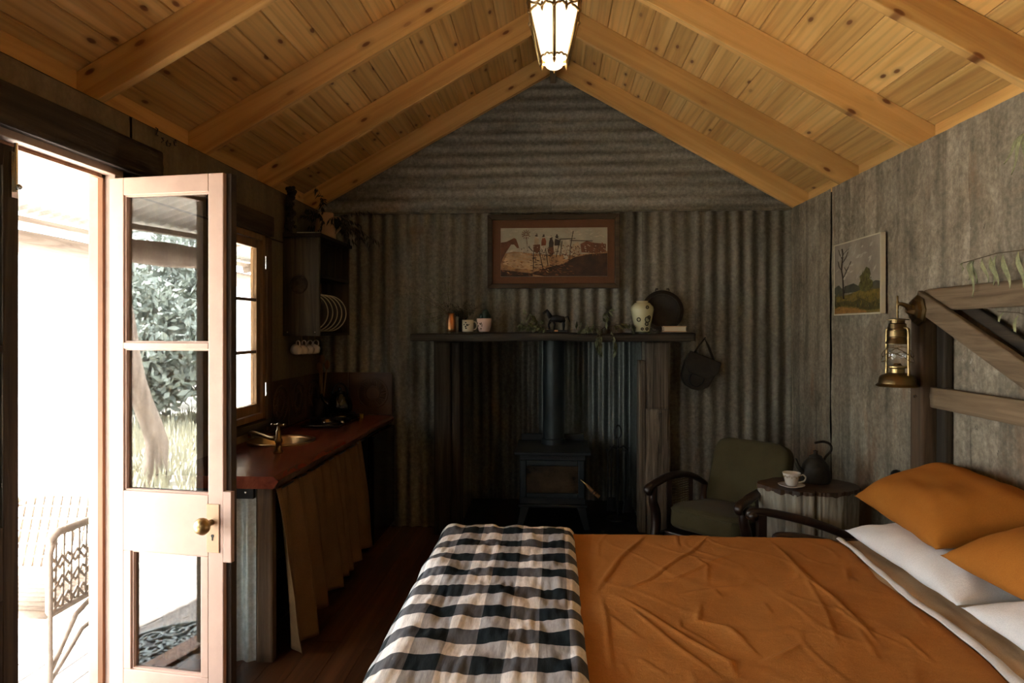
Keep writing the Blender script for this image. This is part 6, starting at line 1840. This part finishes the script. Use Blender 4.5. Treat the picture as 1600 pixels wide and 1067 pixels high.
pillow('white_pillow', 'white pillow under the near rust pillow', (1.45, 1.765, 0.672), 0.225, 0.375, 0.075, 'whitec', RY(-4, -1), 2.0, 'bed pillows')
pillow('rust_pillow', 'rust orange pillow at the far side of the bed', (1.515, 2.735, 0.822), 0.215, 0.375, 0.105, 'orange2', RY(-18, -4), 3.0, 'bed pillows')
pillow('rust_pillow', 'rust orange pillow nearest the viewer', (1.515, 1.985, 0.80), 0.215, 0.375, 0.10, 'orange2', RY(-14, 4), 4.0, 'bed pillows')
# black finial of the low bedhead rail
t = thing('bedhead_rail', 'black iron bedhead rail with knob against the wall', 'bedhead', (1.66, 3.05, 0))
MB().tube([(1.665, 3.42, 0), (1.665, 3.42, 0.76)], 0.012, 8).build('post', 'black', t)
MB().ball((1.665, 3.42, 0.785), 0.03).build('knob', 'black', t, smooth=True)
MB().tube([(1.665, 3.42, 0.74), (1.665, 2.9, 0.76), (1.665, 1.5, 0.76)], 0.010, 8).build('rail', 'black', t)
MB().tube([(1.665, 1.5, 0), (1.665, 1.5, 0.76)], 0.012, 8).build('post', 'black', t)

# ================================================================== HANGING CEILING LANTERN
LX, LY = 0.006, 3.30
M['lampglass'] = emis('lit_frosted_glass', (1.0, 0.82, 0.58), 0.9)
t = thing('ceiling_lantern', 'ornate brass lantern with lit frosted panes under the ridge', 'lamp', (LX, LY, 2.735))
def hexp(r, z, k): 
    a = -pi / 2 + k * pi / 3
    return (LX + r * cos(a), LY + r * sin(a), z)
lv = [(0.072, 2.785), (0.13, 3.0), (0.13, 3.07)]
for k in range(6):
    for (r0, z0), (r1, z1) in zip(lv[:-1], lv[1:]):
        MB().add([hexp(r0, z0, k), hexp(r0, z0, k + 1), hexp(r1, z1, k + 1), hexp(r1, z1, k)], [(0, 1, 2, 3)]).build('pane', 'lampglass', t, solid=0.002)
    MB().tube([hexp(0.075, 2.783, k), hexp(0.133, 3.0, k), hexp(0.137, 3.075, k)], 0.008, 8).build('rib', 'brass', t, smooth=True)
    MB().ball(hexp(0.136, 3.0, k), 0.011).ball(hexp(0.138, 3.085, k), 0.013).build('boss', 'brass', t, smooth=True)
    # scrollwork along the upper and lower edges of each pane
    A, Bp = V3(hexp(0.135, 3.0, k)), V3(hexp(0.135, 3.0, k + 1))
    pts = [A.lerp(Bp, f) + Vector((0, 0, 0.020 * abs(sin(f * pi * 2)) + (0.01 if 0.3 < f < 0.7 else 0))) for f in [q / 16 for q in range(17)]]
    MB().tube(pts, 0.006, 6).build('upper_scroll', 'brass', t, smooth=True)
    pts = [A.lerp(Bp, f) + Vector((0, 0, 0.05 - 0.016 * abs(sin(f * pi * 2)))) for f in [q / 16 for q in range(17)]]
    MB().tube(pts, 0.006, 6).build('upper_scroll', 'brass', t, smooth=True)
    C_, D_ = V3(hexp(0.077, 2.787, k)), V3(hexp(0.077, 2.787, k + 1))
    pts = [C_.lerp(D_, f) + Vector((0, 0, 0.014 * sin(f * pi) + 0.008 * abs(sin(f * pi * 3)))) for f in [q / 14 for q in range(15)]]
    MB().tube(pts, 0.0055, 6).build('lower_scroll', 'brass', t, smooth=True)
    MB().lathe([(0.0, -0.032), (0.006, -0.02), (0.009, -0.008), (0.004, 0.0)], 10, hexp(0.07, 2.785, k)).build('drop', 'brass', t, smooth=True)
    MB().lathe([(0.0, -0.026), (0.007, -0.012), (0.009, 0.0), (0.006, 0.02), (0, 0.028)], 8, V3(hexp(0.13, 3.012, k)).lerp(V3(hexp(0.13, 3.012, k + 1)), 0.5)).build('leaf_drop', 'brass', t, smooth=True)
MB().ball((LX, LY, 2.775), 0.045, 16, (1, 1, 0.6)).build('bulb', 'lampglass', t, smooth=True)
MB().lathe([(0.135, 3.075), (0.13, 3.085), (0.06, 3.12), (0.03, 3.16), (0.012, 3.18), (0.012, 3.2)], 24, (LX, LY, 0)).build('crown', 'brass', t, smooth=True)
for k in range(5):
    zc = 3.215 + 0.026 * k
    MB().tube([(LX + (0.010 * cos(a * pi / 6) if k % 2 else 0), LY + (0 if k % 2 else 0.010 * cos(a * pi / 6)), zc + 0.017 * sin(a * pi / 6)) for a in range(12)], 0.003, 6, True).build('chain_link', 'brass', t)
